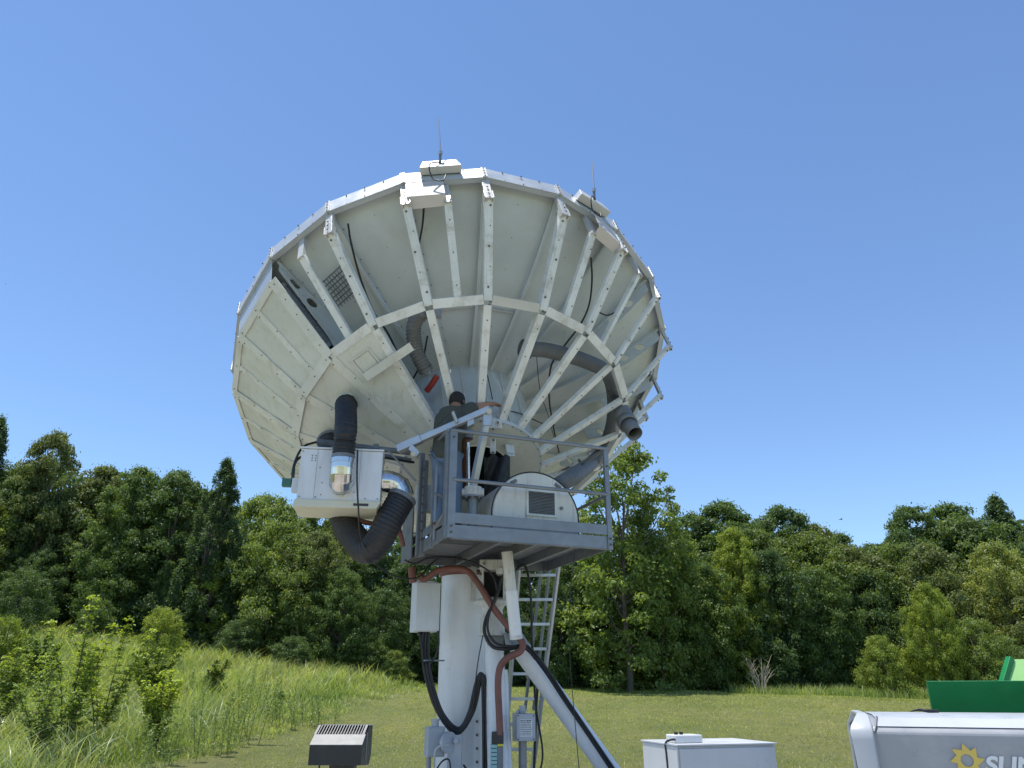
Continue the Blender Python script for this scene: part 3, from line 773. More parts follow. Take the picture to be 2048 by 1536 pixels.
# ribs
OPEN = [1, 2, 3, 4, 5, 6, 7, 8, 9, 10, 11]
def web_plate(mb, k, r0, r1, zlow, side, holes=(), t=.006):
    """radial web between lower edge function zlow(r) and the reflector, with round holes"""
    n = 24; tk = tan_(k) * t
    edges = [r0 + (r1 - r0) * i / n for i in range(n + 1)]
    cells = []
    hs = sorted(holes)
    cuts = sorted(set([r0, r1] + [h[0] - h[2] * 1.25 for h in hs] + [h[0] + h[2] * 1.25 for h in hs]))
    for a, b in zip(cuts, cuts[1:]):
        hole = [h for h in hs if a < h[0] < b]
        if not hole:
            m_ = max(1, int((b - a) / .15))
            for i in range(m_):
                ra = a + (b - a) * i / m_; rb = a + (b - a) * (i + 1) / m_
                for o_ in (0, 1):
                    q = [D(k, ra, zlow(ra)), D(k, rb, zlow(rb)), D(k, rb, zpar(rb) - .02), D(k, ra, zpar(ra) - .02)]
                    q = [p + tk * o_ for p in q]
                    mb.add(q if o_ else q[::-1], [(0, 1, 2, 3)])
        else:
            hr, hz, R_ = hole[0]
            N = 24; per = []; cir = []
            for i in range(N):
                an = 2 * math.pi * (i + .5) / N; cx, cy = math.cos(an), math.sin(an)
                mx = max(abs(cx), abs(cy)); sx, sy = cx / mx, cy / mx
                rr = hr + sx * (b - a) / 2
                lo, hi = zlow(rr), zpar(rr) - .02
                zz = hz + sy * ((hi - hz) if sy > 0 else (hz - lo))
                per.append((rr, zz)); cir.append((hr + cx * R_, hz + cy * R_))
            for o_ in (0, 1):
                v = [D(k, *p) + tk * o_ for p in per] + [D(k, *p) + tk * o_ for p in cir]
                f = [(i, (i + 1) % N, N + (i + 1) % N, N + i) for i in range(N)]
                mb.add(v, f if o_ else [x[::-1] for x in f])
def zlow_out(r): return ZM + (r - RM) / (RE - RM) * (ZE - ZM)
def zlow_in(r): return ZH + (r - RH) / (RM - RH) * (ZM - ZH)
def zl(r): return zlow_out(r) + .05 if r > RM else zlow_in(r) + .05
for k in range(NS):
    isopen = k in OPEN
    nrm_o = (D(k, RE, ZE) - D(k, RM, ZM)).cross(tan_(k)); 
    if nrm_o.dot(AX) > 0: nrm_o = -nrm_o
    nrm_i = (D(k, RM, ZM) - D(k, RH, ZH)).cross(tan_(k))
    if nrm_i.dot(AX) > 0: nrm_i = -nrm_i
    if isopen or k == 0:
        # web
        mb = MB()
        holes = ()
        if False: holes = ((2.42, .5 * (zl(2.42) + zpar(2.42)), .085), (2.72, .5 * (zl(2.72) + zpar(2.72)), .085))
        zf = zl if k != 0 else (lambda r: zl(r) + (.28 if r > RM - .01 else .12))
        if k == 0: holes = ((2.45, .35 * zf(2.45) + .65 * zpar(2.45) - .04, .075), (2.70, .35 * zf(2.70) + .65 * zpar(2.70) - .04, .075))
        if k == 0: web_plate(mb, k, RH + .02, RE - .06, zf, 1, holes)
        elif k >= 6: web_plate(mb, k, 2.05, RE - .06, lambda r: zpar(r) - .27, 1, ((2.35, zpar(2.35) - .15, .065), (2.62, zpar(2.62) - .15, .065)))
        else: web_plate(mb, k, 2.86, RE - .04, lambda r: zpar(r) - .22, 1, ())
        # stiffener lips along the web
        for r1, r2 in (((RH + .1, RM), (RM, RE - .08)) if k == 0 else ()):
            mb.beam(D(k, r1, zf(r1) + .02) + tan_(k) * .02, D(k, r2, zf(r2) + .02) + tan_(k) * .02, .04, .006, nrm_o)
        obj('rib_web', mb, M_refl, dish)
    if isopen:
        # outer chord: channel section, then inner chord
        mb = MB(); mb.channel(D(k, RE + .02, ZE + .02), D(k, RM - .01, ZM - .01), .105 if k < 6 else .07, (.12 if k < 5 else .06), .010, -nrm_o, lip=.012)
        mb.beam(D(k, RE + .005, ZE + .005) + nrm_o.normalized() * .004, D(k, RM, ZM) + nrm_o.normalized() * .004, .05 if k < 6 else .03, .008, nrm_o)
        o = obj('outer_chord', mb, M_rib, dish, bevel=.0025)
        for q in range(5): addbolt(D(k, RM + .10 + q * .17, zlow_out(RM + .10 + q * .17)) + nrm_o.normalized() * .008 + tan_(k) * random.uniform(-.02, .02), nrm_o, .008 if q % 2 else .015, .008)
        mb = MB(); mb.channel(D(k, RM - .06, ZM - .03), D(k, RH + .03, ZH + .01), .10 if k < 6 else .085, (.13 if k < 5 else .07), .010, -nrm_i, lip=.012)
        o = obj('inner_chord', mb, M_rib, dish, bevel=.0025)
        for q in range(4): addbolt(D(k, RH + .12 + q * .32, zlow_in(RH + .12 + q * .32)) + nrm_i.normalized() * .002 + tan_(k) * random.uniform(-.02, .02), nrm_i, .009, .008)
        # end post from rim to chord end
        mb = MB(); mb.channel(D(k, RE + .035, ZR - .24), D(k, RE + .035, ZE - .03), .095 if k < 6 else .06, .06 if k < 6 else .04, .008, -rad(k), lip=.008)
        if k < 6: mb.box(D(k, RE + .0, ZE + .06) + tan_(k) * .056, tan_(k) * .006, rad(k) * .045, AX * .09)
        if k < 6: mb.box(D(k, RE + .0, ZE + .06) - tan_(k) * .056, tan_(k) * .006, rad(k) * .045, AX * .09)
        obj('rib_end_post', mb, M_bright, dish, bevel=.002)
        for q in range(3): addbolt(D(k, RE + .045, ZE + .03 + q * .09), rad(k), .012, .012)
# minor ribs half way
for k in (0.5, 2.5, 4.5, 5.5, 8.5):
    n = (D(k, RE, ZE) - D(k, RM, ZM)).cross(tan_(k)); n = -n if n.dot(AX) > 0 else n
    cr = math.cos(math.pi / NS)
    mb = MB(); mb.channel(D(k, RE * cr, ZE + .03), D(k, RM * cr - .03, ZM - .02), .095 if k < 5 else .06, .07, .009, -n)
    obj('minor_rib', mb, M_rib, dish, bevel=.0025)
    mb = MB(); mb.channel(D(k, RE * cr + .01, ZR - .24), D(k, RE * cr + .01, ZE - .0), .09, .06, .009, -rad(k), lip=.01)
    obj('rib_end_post', mb, M_bright, dish, bevel=.002)
    for q in range(3): addbolt(D(k, RM + .12 + q * .27, zlow_out(RM + .12 + q * .27)) + n.normalized() * .004, n, .010, .008)
# ring bars between ribs at the mid ring
for k in list(range(0, 12)):
    n = (rad(k) + rad(k + 1)).normalized() * .6 - AX
    p = D(k, RM, ZM); q = D(k + 1, RM, ZM); d = (q - p).normalized()
    mb = MB(); mb.channel(p + d * .055, q - d * .055, .12, .07, .010, -n)
    mb.box((p + q) / 2 - n.normalized() * .09 , (q - p) / 2 * .86, d.cross(n).normalized() * .04, n.normalized() * .012)
    obj('ring_bar', mb, M_bright if k == 3 else M_rib, dish, bevel=.0025)
# small purlins on the reflector back (thin angles)
for k in (2, 3):
    mb = MB(); r = 1.62; mb.angle(D(k + .06, r, zpar(r) - .03), D(k + .94, r, zpar(r) - .03), .03, .005, AX); obj('purlin', mb, M_refl, dish)
# covering plate panels at two places near the rim
for k0, k1 in ((2.02, 2.48), (4.52, 4.98)):
    r0 = RE * math.cos(math.pi / NS) + .065
    mb = MB(); mb.plate([D(k0, r0 + .03, ZR - .245), D(k1, r0 + .0, ZR - .245), D(k1, r0 + .0, ZE + .07), D(k0, r0 + .03, ZE + .07)], rad((k0 + k1) / 2), .006)
    mb.plate([D(k0, r0 + .03, ZE + .065), D(k1, r0, ZE + .065), D(k1, r0 - .12, ZE + .02), D(k0, r0 - .1, ZE + .02)], AX, .006)
    obj('access_plate', mb, M_panel, dish, bevel=.001)
# hub drum and back plate
mb = MB(); N = 40
rows = [[D(i * NS / N, r, z) for i in range(N)] for r, z in ((.85, zpar(.85)), (.85, ZH + .02), (.90, ZH + .02), (.90, ZH - .035), (.86, ZH - .035))]
mb.grid(rows, False, True); obj('hub_drum', mb, M_refl, dish)
for i in range(0, NS, 1):
    mb = MB(); mb.beam(D(i + .5, .862, zpar(.85) - .05), D(i + .5, .862, ZH + .05), .012, .012, rad(i + .5)); obj('drum_seam', mb, M_trim, dish)
mb = MB()
rows = [[D(i * NS / N, r, z) for i in range(N)] for r, z in ((.86, ZH - .036), (.46, ZH - .036), (.46, ZH + .0))]
mb.grid(rows, False, True); obj('hub_plate', mb, M_clad, dish)
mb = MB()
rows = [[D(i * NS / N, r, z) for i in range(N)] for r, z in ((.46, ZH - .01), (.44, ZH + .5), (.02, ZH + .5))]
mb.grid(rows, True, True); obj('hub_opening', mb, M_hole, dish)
mb = MB(); mb.tube([D(i * NS / N, .47, ZH - .04) for i in range(N + 1)], .012, 6); obj('opening_ring', mb, M_trim, dish)
for i in range(40): addbolt(D(i / 2, .88, ZH - .035), -AX, .008, .010)

# cladding
CL_OUT = list(range(12, 20))      # sectors k..k+1 clad on the outer slope
CL_IN = list(range(12, 21))
def slab(pts, n, t, inset):
    c = sum(pts, Vector()) / len(pts); mb = MB(); mb.plate([p + (c - p).normalized() * inset for p in pts], n, t); return mb
for k in CL_OUT:
    for h in (0, .5):
        a, b_ = k + h, k + h + .5
        def E_(kk):
            f = kk - math.floor(kk); s = math.cos(math.pi / NS) if abs(f - .5) < .01 else 1.0
            return D(kk, RE * s, ZE), D(kk, RM * s, ZM), D(kk, RR * s - .03, ZR - .24)
        (e0, m0, r0), (e1, m1, r1) = E_(a), E_(b_)
        n = (e1 - e0).cross(m0 - e0); n = -n if n.dot(AX) > 0 else n; n.normalize()
        mb = MB(); 
        # crumpled sheet: slight in-plane waviness
        rows = []
        for i in range(9):
            row = []
            for j in range(7):
                p = (e0.lerp(e1, j / 6)).lerp(m0.lerp(m1, j / 6), i / 8)
                w = 0 if i in (0, 8) or j in (0, 6) else random.uniform(-.006, .006)
                row.append(p - n * .008 + n * w)
            rows.append(row)
        mb.grid(rows, True)
        obj('cover_sheet', mb, M_clad, dish)
        # skirt between rim band and outer edge
        n2 = (rad((a + b_) / 2)); mb = slab([e0, e1, r1, r0], n2, .006, .006); obj('skirt_sheet', mb, M_rim if h == 0 else M_rim, dish)
    for kk, wd in ((k, .13), (k + .5, .085)):
        e0, m0, r0 = E_(kk)
        n = (e0 - m0).cross(tan_(kk)); n = -n if n.dot(AX) > 0 else n; n.normalize()
        mb = MB(); mb.beam(e0.lerp(m0, .0) , e0.lerp(m0, .98 if kk != k else 1.0), wd, .016, n); obj('cover_strip', mb, M_trim, dish, bevel=.002)
        for q in range(4): addbolt(e0.lerp(m0, .10 + q * .26) + n * .008 + tan_(kk) * (.03 if q % 2 else -.03), n, .009, .006)
    # edge strips along both rings
    for (rr, zz, wd) in ((RE - .02, ZE - .015, .10), (RM + .0, ZM, .14)):
        p, q = D(k, rr, zz), D(k + 1, rr, zz)
        n = (D(k + .5, RE, ZE) - D(k + .5, RM, ZM)).cross(tan_(k + .5)); n = -n if n.dot(AX) > 0 else n; n.normalize()
        d = (q - p).normalized()
        mb = MB(); mb.beam(p + d * .01 + n * .009, q - d * .01 + n * .009, wd, .012, n); obj('edge_strip', mb, M_trim, dish, bevel=.002)
        for s in (.08, .5, .92): addbolt(p.lerp(q, s) + n * .016, n, .009, .006)
# strip on rib 20 (=0) edge
for kk in (20,):
    e0, m0, _ = D(kk, RE, ZE), D(kk, RM, ZM), None
    n = (e0 - m0).cross(tan_(kk)); n = -n if n.dot(AX) > 0 else n; n.normalize()
    mb = MB(); mb.beam(e0, m0, .15, .018, n); obj('cover_strip', mb, M_trim, dish, bevel=.002)
    for q in range(5): addbolt(e0.lerp(m0, .05 + q * .2) + n * .009, n, .009, .006)
for k in CL_IN:
    m0, m1 = D(k, RM, ZM), D(k + 1, RM, ZM); h0, h1 = D(k, RH, ZH), D(k + 1, RH, ZH)
    n = (m1 - m0).cross(h0 - m0); n = -n if n.dot(AX) > 0 else n; n.normalize()
    mb = MB(); rows = []
    for i in range(9):
        rows.append([m0.lerp(m1, .01 + .98 * j / 4).lerp(h0.lerp(h1, .01 + .98 * j / 4), i / 8) - n * .004 + n * (0 if i in (0, 8) or j in (0, 4) else random.uniform(-.003, .003)) for j in range(5)])
    mb.grid(rows, True); obj('inner_cover_sheet', mb, M_clad, dish)
    mb = MB(); n1 = (m0 - h0).cross(tan_(k)); n1 = -n1 if n1.dot(AX) > 0 else n1; n1.normalize()
    mb.beam(m0.lerp(h0, .03), m0.lerp(h0, .99), .13, .014, n1); obj('inner_cover_strip', mb, M_trim, dish, bevel=.002)
    for q in range(5): addbolt(m0.lerp(h0, .07 + q * .2) + n1 * .008 + tan_(k) * (.04 if q % 2 else -.04), n1, .009, .006)
k = 21; m0, h0 = D(k, RM, ZM), D(k, RH, ZH); n1 = (m0 - h0).cross(tan_(k)); n1 = -n1 if n1.dot(AX) > 0 else n1; n1.normalize()
# access hatch in the inner cover (sector 20)
k = 20; m0, m1, h0, h1 = D(20, RM, ZM), D(21, RM, ZM), D(20, RH, ZH), D(21, RH, ZH)
n = (m1 - m0).cross(h0 - m0); n = -n if n.dot(AX) > 0 else n; n.normalize()
ex = (m1 - m0).normalized(); ey = n.cross(ex).normalized(); ey = -ey if ey.dot(h0 - m0) < 0 else ey
cc = m0.lerp(m1, .48).lerp(h0.lerp(h1, .48), .22)
mb = MB()
for sx_, sy_, wx, wy in ((0, -.14, .16, .015), (0, .14, .16, .015), (-.145, 0, .015, .125), (.145, 0, .015, .125)):
    mb.box(cc + ex * sx_ + ey * sy_ + n * .006, ex * wx, ey * wy, n * .008)
obj('hatch_frame', mb, M_trim, dish, bevel=.002)
mb = MB(); mb.box(cc + n * .004, ex * .118, ey * .118, n * .006); obj('hatch_door', mb, M_clad, dish, bevel=.002)
# loose bar hanging across the hatch
mb = MB(); p = dish_hit(732, 752, 1) - V(0, .06, .05); q = dish_hit(826, 688, 1) - V(0, .10, .08)
hk = (D(20.6, 1.75, zlow_in(1.75)) + n * .06)
mb.channel(p, q, .11, .05, .006, (p - Vector((0, 0, EYE)))); loosebar = obj('loose_strip', mb, M_trim, dish, bevel=.002)
bo = obj('bolts', bolt, M_bolt, dish, kind='stuff')
# mesh screen scrap and bracket inside sector 0-1
mb = MB()
q0 = D(.55, 2.35, zpar(2.35) - .10); ax1 = tan_(.5); ax2 = (D(.5, 2.6, zpar(2.6)) - D(.5, 2.1, zpar(2.1))).normalized()
for i in range(-3, 4): mb.beam(q0 + ax1 * (-.2) + ax2 * (i * .06), q0 + ax1 * .2 + ax2 * (i * .06 + .03), .012, .012)
for i in range(-4, 5): mb.tube([q0 + ax1 * (i * .05) + ax2 * (-.2) - AX * random.uniform(0, .05), q0 + ax1 * (i * .05 + .02) - AX * random.uniform(0, .06), q0 + ax1 * (i * .05) + ax2 * .2 - AX * random.uniform(0, .05)], .006, 5)
obj('wire_rack', mb, M_galvdark, dish)

# ------------------------------------------------------------------ lightning rods with their boxes on the rim
def rod(k, tip, label):
    base = D(k, RR * .995 + .03, ZR + .02)
    r = thing('lightning_rod', label, 'lightning rod', tuple(base), 'lightning rods on the dish rim')
    c = D(k, RR * .995 + .01, ZR - .02); n = (rad(math.floor(k)) + rad(math.floor(k) + 1)).normalized(); t = AX.cross(n).normalized()
    c = D(k, RR * .99 + .06, ZR - .02)
    hb = MB(); w1, w2 = .22, .27
    lo = [c + t * s * w2 + n * a_ - AX * .10 for s, a_ in ((-1, -.05), (1, -.05), (1, .06), (-1, .06))]
    hi = [c + t * s * w1 + n * a_ + AX * .13 for s, a_ in ((-1, -.12), (1, -.12), (1, .03), (-1, .03))]
    hb.add(lo + hi, [(0, 1, 2, 3)[::-1], (4, 5, 6, 7), (0, 1, 5, 4), (1, 2, 6, 5), (2, 3, 7, 6), (3, 0, 4, 7)])
    bm_ = obj('mount_box', hb, M_bright, r, bevel=.006)
    mb = MB(); b0 = c + n * .05 + AX * .0; b1 = b0 + V(0, 0, .16) 
    mb.tube([b0, b1], .018, 8); obj('clamp', mb, M_galvdark, r)
    mb = MB(); mb.tube([b1, b1.lerp(tip, .5), tip], [.011, .009, .003], 7); obj('needle', mb, M_galvdark, r)
    mb = MB(); mb.cyl(b1 - V(0, 0, .02), b1 + V(0, 0, .03), .028, 8); obj('ferrule', mb, M_alu, r)
    mb = MB(); loop = catmull([b0 + n * .02, c + n * .10 - t * .14 - AX * .12, c + n * .02 - t * .12 - AX * .35, c + n * .02 - AX * .42, c + n * .02 + t * .05 - AX * .28], 8)
    mb.tube(loop, .009, 7); obj('ground_wire', mb, M_cable, r)
    return b1
b = D(2.47, RR, ZR + .1)
rod(2.47, P(877, 236, b.y), 'tall thin lightning rod on a white box at the top of the dish rim')
b = D(4.55, RR, ZR + .1)
rod(4.55, P(1184, 320, b.y + .02), 'thin lightning rod on the right shoulder of the dish rim')

# ------------------------------------------------------------------ ducts and cables in the dish
def flex(name, pts, r, mat, label, cat='duct', ribs=.035, depth=.10, n=18, ends=None, group=None):
    root = thing(name, label, cat, tuple(Vector(pts[0])), group)
    c = resample(catmull(pts, 12), ribs / 4)
    rs = [r * (1 + depth * .5 * math.cos(i * math.pi / 2)) for i in range(len(c))]
    mb = MB(); mb.tube(c, rs, n); obj('flexible_sleeve', mb, mat, root)
    L_ = len(c)
    for i0, i1 in ((0, 5), (L_ - 6, L_ - 1)):
        mb = MB(); mb.tube([c[i0], c[i1]], r * 1.07, n); obj('clamp_band', mb, M_galvdark, root)
    return root
def inD(k, r, f):  # point between reflector back (f=0) and rib chords (f=1)
    zo = zlow_out(r) if r > RM else zlow_in(r); return D(k, r, zpar(r) * (1 - f) + zo * f)
flex('duct', [dish_hit(1048, 697, 0.55), dish_hit(1100, 702, 0.55), dish_hit(1170, 722, 0.55), dish_hit(1215, 748, 0.55), dish_hit(1228, 800, 0.55), dish_hit(1222, 860, 0.55), dish_hit(1196, 912, 0.55), dish_hit(1150, 950, 0.5), dish_hit(1090, 985, 0.4)], .105, M_duct, 'grey flexible duct curving behind the right hand ribs of the dish', ribs=.05, depth=.05)
mb = MB(); e = dish_hit(1043, 696, 0.55); mb.pipe(e, e + (dish_hit(1062, 700, .55) - e).normalized() * .14, .125, .01); finish(obj('duct_collar', mb, M_duct, bevel=0), 'dark round collar at the left end of the long grey duct', 'duct collar')
flex('duct', [dish_hit(848, 622, 0.55), dish_hit(828, 650, 0.55), dish_hit(832, 700, 0.55), dish_hit(852, 742, 0.55)], .095, M_duct2, 'pale crumpled flexible duct hanging behind the second rib of the dish', ribs=.045, depth=.14)
flex('duct', [D(-.12, 2.85, .12), D(-.15, 2.4, -.22), D(-.15, 2.1, -.5)], .10, M_duct, 'dark flexible duct inside the open edge of the left cover', ribs=.05, depth=.1)
# open collar at lower right of the dish
r = thing('exhaust_pipe', 'open grey exhaust pipe stub at the lower right edge of the dish', 'pipe', tuple(P(1240, 835, 10.2)))
mb = MB(); mb.pipe(P(1232, 805, 10.4), P(1256, 848, 10.0), .135, .012); obj('outer_pipe', mb, M_galvdark, r)
mb = MB(); mb.pipe(P(1253, 843, 10.05), P(1270, 868, 9.85), .112, .010); obj('pipe_mouth', mb, M_galvdark, r)
mb = MB(); mb.pipe(P(1252, 841, 10.06), P(1257, 849, 9.99), .144, .03); obj('pipe_flange', mb, M_galvdark, r)

def dcable(pts, r, mat, label, f=.45):
    mb = MB(); mb.tube(catmull([dish_hit(p[0], p[1], f if len(p) < 3 else p[2]) for p in pts], 6), r, 8)
    return finish(obj('cable', mb, mat), label, 'cable')
def cable(pts, r, mat, label, name='cable', cat='cable', n=8, group=None, sub=6):
    mb = MB(); mb.tube(catmull([P(*p) for p in pts], sub), r, n)
    return finish(obj(name, mb, mat), label, cat, group)
dcable([(696, 447), (703, 490), (722, 560), (748, 625), (775, 665), (800, 715), (826, 758)], .014, M_cable, 'black cable running down the dish back beside the leftmost open rib', 0.3)
dcable([(855, 672), (845, 720), (826, 758)], .012, M_cable, 'short black cable joining the long one beside the crumpled duct', 0.4)
dcable([(848, 410), (845, 450), (838, 487)], .013, M_cable, 'short black cable below the sunlit plate under the rim', 0.4)
dcable([(1182, 515), (1184, 560), (1178, 610), (1160, 650), (1130, 690), (1103, 730), (1098, 790), (1106, 850), (1118, 905)], .013, M_cable, 'long black cable winding down the right half of the dish back', 0.3)
dcable([(1198, 625), (1218, 630), (1245, 612), (1262, 575)], .011, M_cable, 'curved black cable hanging near the right rim of the dish', 0.3)
dcable([(985, 815), (1005, 820), (1040, 827), (1085, 847), (1110, 850)], .008, M_cable, 'thin black cable sagging across the dish right of the jib tip', 0.7)
dcable([(1072, 700), (1080, 780), (1096, 830), (1112, 890)], .005, M_cable, 'thin wire hanging from the grey duct collar', 0.6)
dcable([(975, 750), (990, 820), (1000, 850)], .007, M_cable, 'thin dark wire on the hub drum right of the centre rib', 0.6)
mb = MB(); mb.tube(catmull([dish_hit(874, 752, 0.6), dish_hit(864, 768, 0.6), dish_hit(853, 782, 0.6)], 5), .04, 10); finish(obj('hose', mb, M_red), 'short red hose inside the dish above the worker', 'hose')
r = thing('bracket', 'small dark square conduit elbow behind the second open rib', 'bracket', tuple(dish_hit(877, 627, .7)))
mb = MB(); mb.box(dish_hit(877, 627, .7), V(.04, 0, 0), V(0, .05, 0), V(0, 0, .055)); obj('conduit_body', mb, M_boxgrey, r, bevel=.006)
mb = MB(); mb.cyl(dish_hit(877, 627, .7) + V(-.12, .1, .03), dish_hit(877, 627, .7), .03, 12); obj('conduit_arm', mb, M_galvdark, r)

# ------------------------------------------------------------------ platform
PR = Vector((math.cos(math.radians(21)), math.sin(math.radians(21)), 0)); PS = Vector((-PR.y, PR.x, 0)); UZ = Vector((0, 0, 1))
FL = PZ(893, 1075, EYE + 1.55); PW, PD = 2.03, 1.95
FLOOR = EYE + 1.55 + .155
def Q(a, b, z): return Vector((FL.x, FL.y, 0)) + PR * a + PS * b + UZ * z
plat = thing('work_platform', 'galvanised steel work platform with railings below the dish', 'platform', tuple(Q(PW / 2, PD, EYE + 1.55)))
ZB = EYE + 1.55
def pbox(name, a0, a1, b0, b1, z0, z1, mat=M_galv, bevel=.003):
    mb = MB(); mb.box(Q((a0 + a1) / 2, (b0 + b1) / 2, (z0 + z1) / 2), PR * ((a1 - a0) / 2), PS * ((b1 - b0) / 2), UZ * ((z1 - z0) / 2)); return obj(name, mb, mat, plat, bevel=bevel)
pbox('front_beam', 0.05, PW, 0.0, .012, ZB, ZB + .15); 
mb = MB(); mb.box(Q(PW / 2 + .02, .035, ZB + .003), PR * (PW / 2 - .03), PS * .035, UZ * .004); obj('beam_flange', mb, M_galv, plat)
pbox('toe_board', 0.06, PW - .04, -.012, .0, ZB + .165, ZB + .285)
pbox('side_beam', -.006, .006, 0.0, PD, ZB, ZB + .15); pbox('side_beam', PW - .006, PW + .006, .02, PD, ZB, ZB + .15)
pbox('back_beam', 0.01, PW - .01, PD - .012, PD, ZB, ZB + .15)
for a in (.68, 1.12, 1.6): pbox('joist', a, a + .05, .012, PD - .014, ZB + .02, ZB + .13)
pbox('side_toe_board', -.018, -.007, .05, PD - .1, ZB + .17, ZB + .27)
# expanded-metal floor: bar grating
mb = MB()
for i in range(64):
    b_ = .03 + i * (PD - .06) / 63; mb.box(Q(PW / 2, b_, ZB + .142), PR * (PW / 2 - .02), PS * .003, UZ * .012)
for i in range(50):
    a = .03 + i * (PW - .06) / 49; mb.box(Q(a, PD / 2, ZB + .146), PR * .003, PS * (PD / 2 - .02), UZ * .007)
obj('floor_grating', mb, M_galvdark, plat, kind='stuff')
mb = MB()
for a0, a1, b0, b1 in ((.1, .64, 1.0, 1.85), (.75, 1.08, .05, .9), (1.2, 1.58, .7, 1.85), (1.68, 1.98, .7, 1.85)):
    mb.box(Q((a0 + a1) / 2, (b0 + b1) / 2, ZB + .125), PR * (a1 - a0) * .5, PS * (b1 - b0) * .5, UZ * .003)
obj('floor_plate', mb, M_galvdark, plat)
ZT = P(890, 857, FL.y).z
def post(a, b, z0=None, z1=None, w=.062, mat=M_galv, up=None):
    mb = MB(); mb.channel(Q(a, b, z0 if z0 is not None else ZB + .02), Q(a, b, z1 if z1 is not None else ZT), w, w * .75, .006, up if up is not None else PS); return obj('post', mb, mat, plat, bevel=.002)
post(.045, -.02, ZB - .0, ZT, .085); post(-.03, .06, ZB - .0, ZT, .085, up=PR); post(PW - .01, -.02, ZB - .01, ZT - .0, .06)
post(PW - .01, PD - .05, ZB, ZT - .02, .05)
def rail(p, q, w=.045, mat=M_galv, name='rail'):
    mb = MB(); mb.tube([p, q], w / 2, 12); return obj(name, mb, mat, plat)
rail(Q(.02, -.01, ZT - .02), Q(PW - .0, -.01, ZT - .02)); rail(Q(.05, -.01, ZB + .66), Q(PW - .02, -.01, ZB + .66))
rail(Q(PW, 0, ZT - .02), Q(PW, PD, ZT - .02), .04); rail(Q(PW, 0.02, ZB + .66), Q(PW, PD, ZB + .66), .04)
rail(Q(-.02, 0.0, ZT - .02), Q(-.02, .75, ZT - .02), .04)
rail(Q(-.02, 0.04, ZB + .45), Q(-.02, .62, ZB + .66), .03); rail(Q(-.02, .04, ZB + .30), Q(-.02, .6, ZB + .12), .03)
# left-hand gate posts
post(-.02, .62, ZB - .02, ZT - .03, .06, up=PR); post(-.03, 1.05, ZB - .05, ZT - .1, .07, M_galvdark, up=PR)
mb = MB(); mb.tube([Q(-.02, .45, ZB + .05), Q(-.02, .45, ZT - .2)], .022, 10); obj('rail', mb, M_galv, plat)
for a, b_, w in ((-.06, 1.15, .07), (-.02, 1.3, .06)):
    mb = MB(); mb.channel(Q(a, b_, ZB - .02), Q(a, b_, ZT + .02), w, w * .8, .006, PR); obj('gate_upright', mb, M_galv, plat, bevel=.002)
pbox('gate_panel', -.07, -.05, 1.35, 1.9, ZB - .02, ZB + .75, M_galvdark)
pbt = MB()
for a, z in ((.045, ZB + .06), (.045, ZB + .13), (PW - .01, ZB + .05), (PW - .01, ZB + .12), (.045, ZT - .1), (PW - .01, ZT - .25)): pbt.cyl(Q(a, -.02, z), Q(a, -.04, z), .014, 6)
for i in range(9): pbt.cyl(Q(-.03, 1.0, ZB + .15 + i * .11), Q(-.05, 1.0, ZB + .15 + i * .11), .012, 6)
obj('bolts', pbt, M_bolt, plat, kind='stuff')

# jib / hoist arm on the platform
jib = thing('jib_arm', 'aluminium jib arm with two hinged tubes above the platform rail', 'jib', tuple(P(944, 1040, 8.75)))
a0, a1 = P(800, 897, 8.55), P(980, 818, 8.35)
mb = MB(); mb.beam(a0, a1, .075, .075); obj('boom', mb, M_alu, jib, bevel=.006)
mb = MB(); mb.beam(P(800, 897, 8.55) + (a1 - a0).normalized() * -.03, P(843, 878, 8.5), .10, .095); obj('boom_sleeve', mb, M_alu, jib, bevel=.006)
mb = MB(); mb.beam(P(976, 826, 8.40), P(946, 975, 8.55), .085, .06); obj('mast_tube', mb, M_alu, jib, bevel=.006)
mb = MB(); mb.cyl(P(978, 822, 8.30), P(978, 822, 8.48), .035, 14); mb.box(P(975, 840, 8.36), V(.05, 0, .0), V(0, .01, 0), V(0, 0, .07)); obj('hinge', mb, M_alu, jib, bevel=.003)
mb = MB(); b0 = P(946, 985, 8.6); mb.cyl(b0 - UZ * .05, b0 + UZ * .06, .105, 20); mb.cyl(b0 + V(-.13, 0, 0), b0 + V(.13, 0, 0), .05, 14); obj('knuckle', mb, M_oldpaint, jib, bevel=.003)
mb = MB(); mb.cyl(b0 - UZ * .05, b0 - UZ * .07, .125, 20); mb.cyl(Vector((b0.x, b0.y, FLOOR)), b0 - UZ * .07, .06, 18)
for i in range(8): mb.cyl(b0 + V(math.cos(i * .785) * .105, math.sin(i * .785) * .105, -.09), b0 + V(math.cos(i * .785) * .105, math.sin(i * .785) * .105, -.05), .012, 6)
obj('base_column', mb, M_galv, jib)
mb = MB(); mb.box(P(829, 903, 8.5), V(.05, 0, -.05), V(0, .05, 0), V(.02, 0, .03)); mb.cyl(P(826, 908, 8.40), P(826, 908, 8.6), .03, 12); obj('boom_bracket', mb, M_alu, jib, bevel=.004)
mb = MB(); mb.cyl(P(905, 823, 8.35), P(914, 845, 8.38), .022, 10); obj('lock_pin', mb, M_alu, jib, bevel=.004)
mb = MB(); mb.box(P(942, 845, 8.42), V(.04, 0, .02), V(0, .05, 0), V(0, 0, .05)); obj('trolley', mb, M_alu, jib, bevel=.004)
mb = MB(); mb.tube([P(868, 855, 8.4), P(905, 823, 8.33)], .004, 5); obj('tie_wire', mb, M_cable, jib)
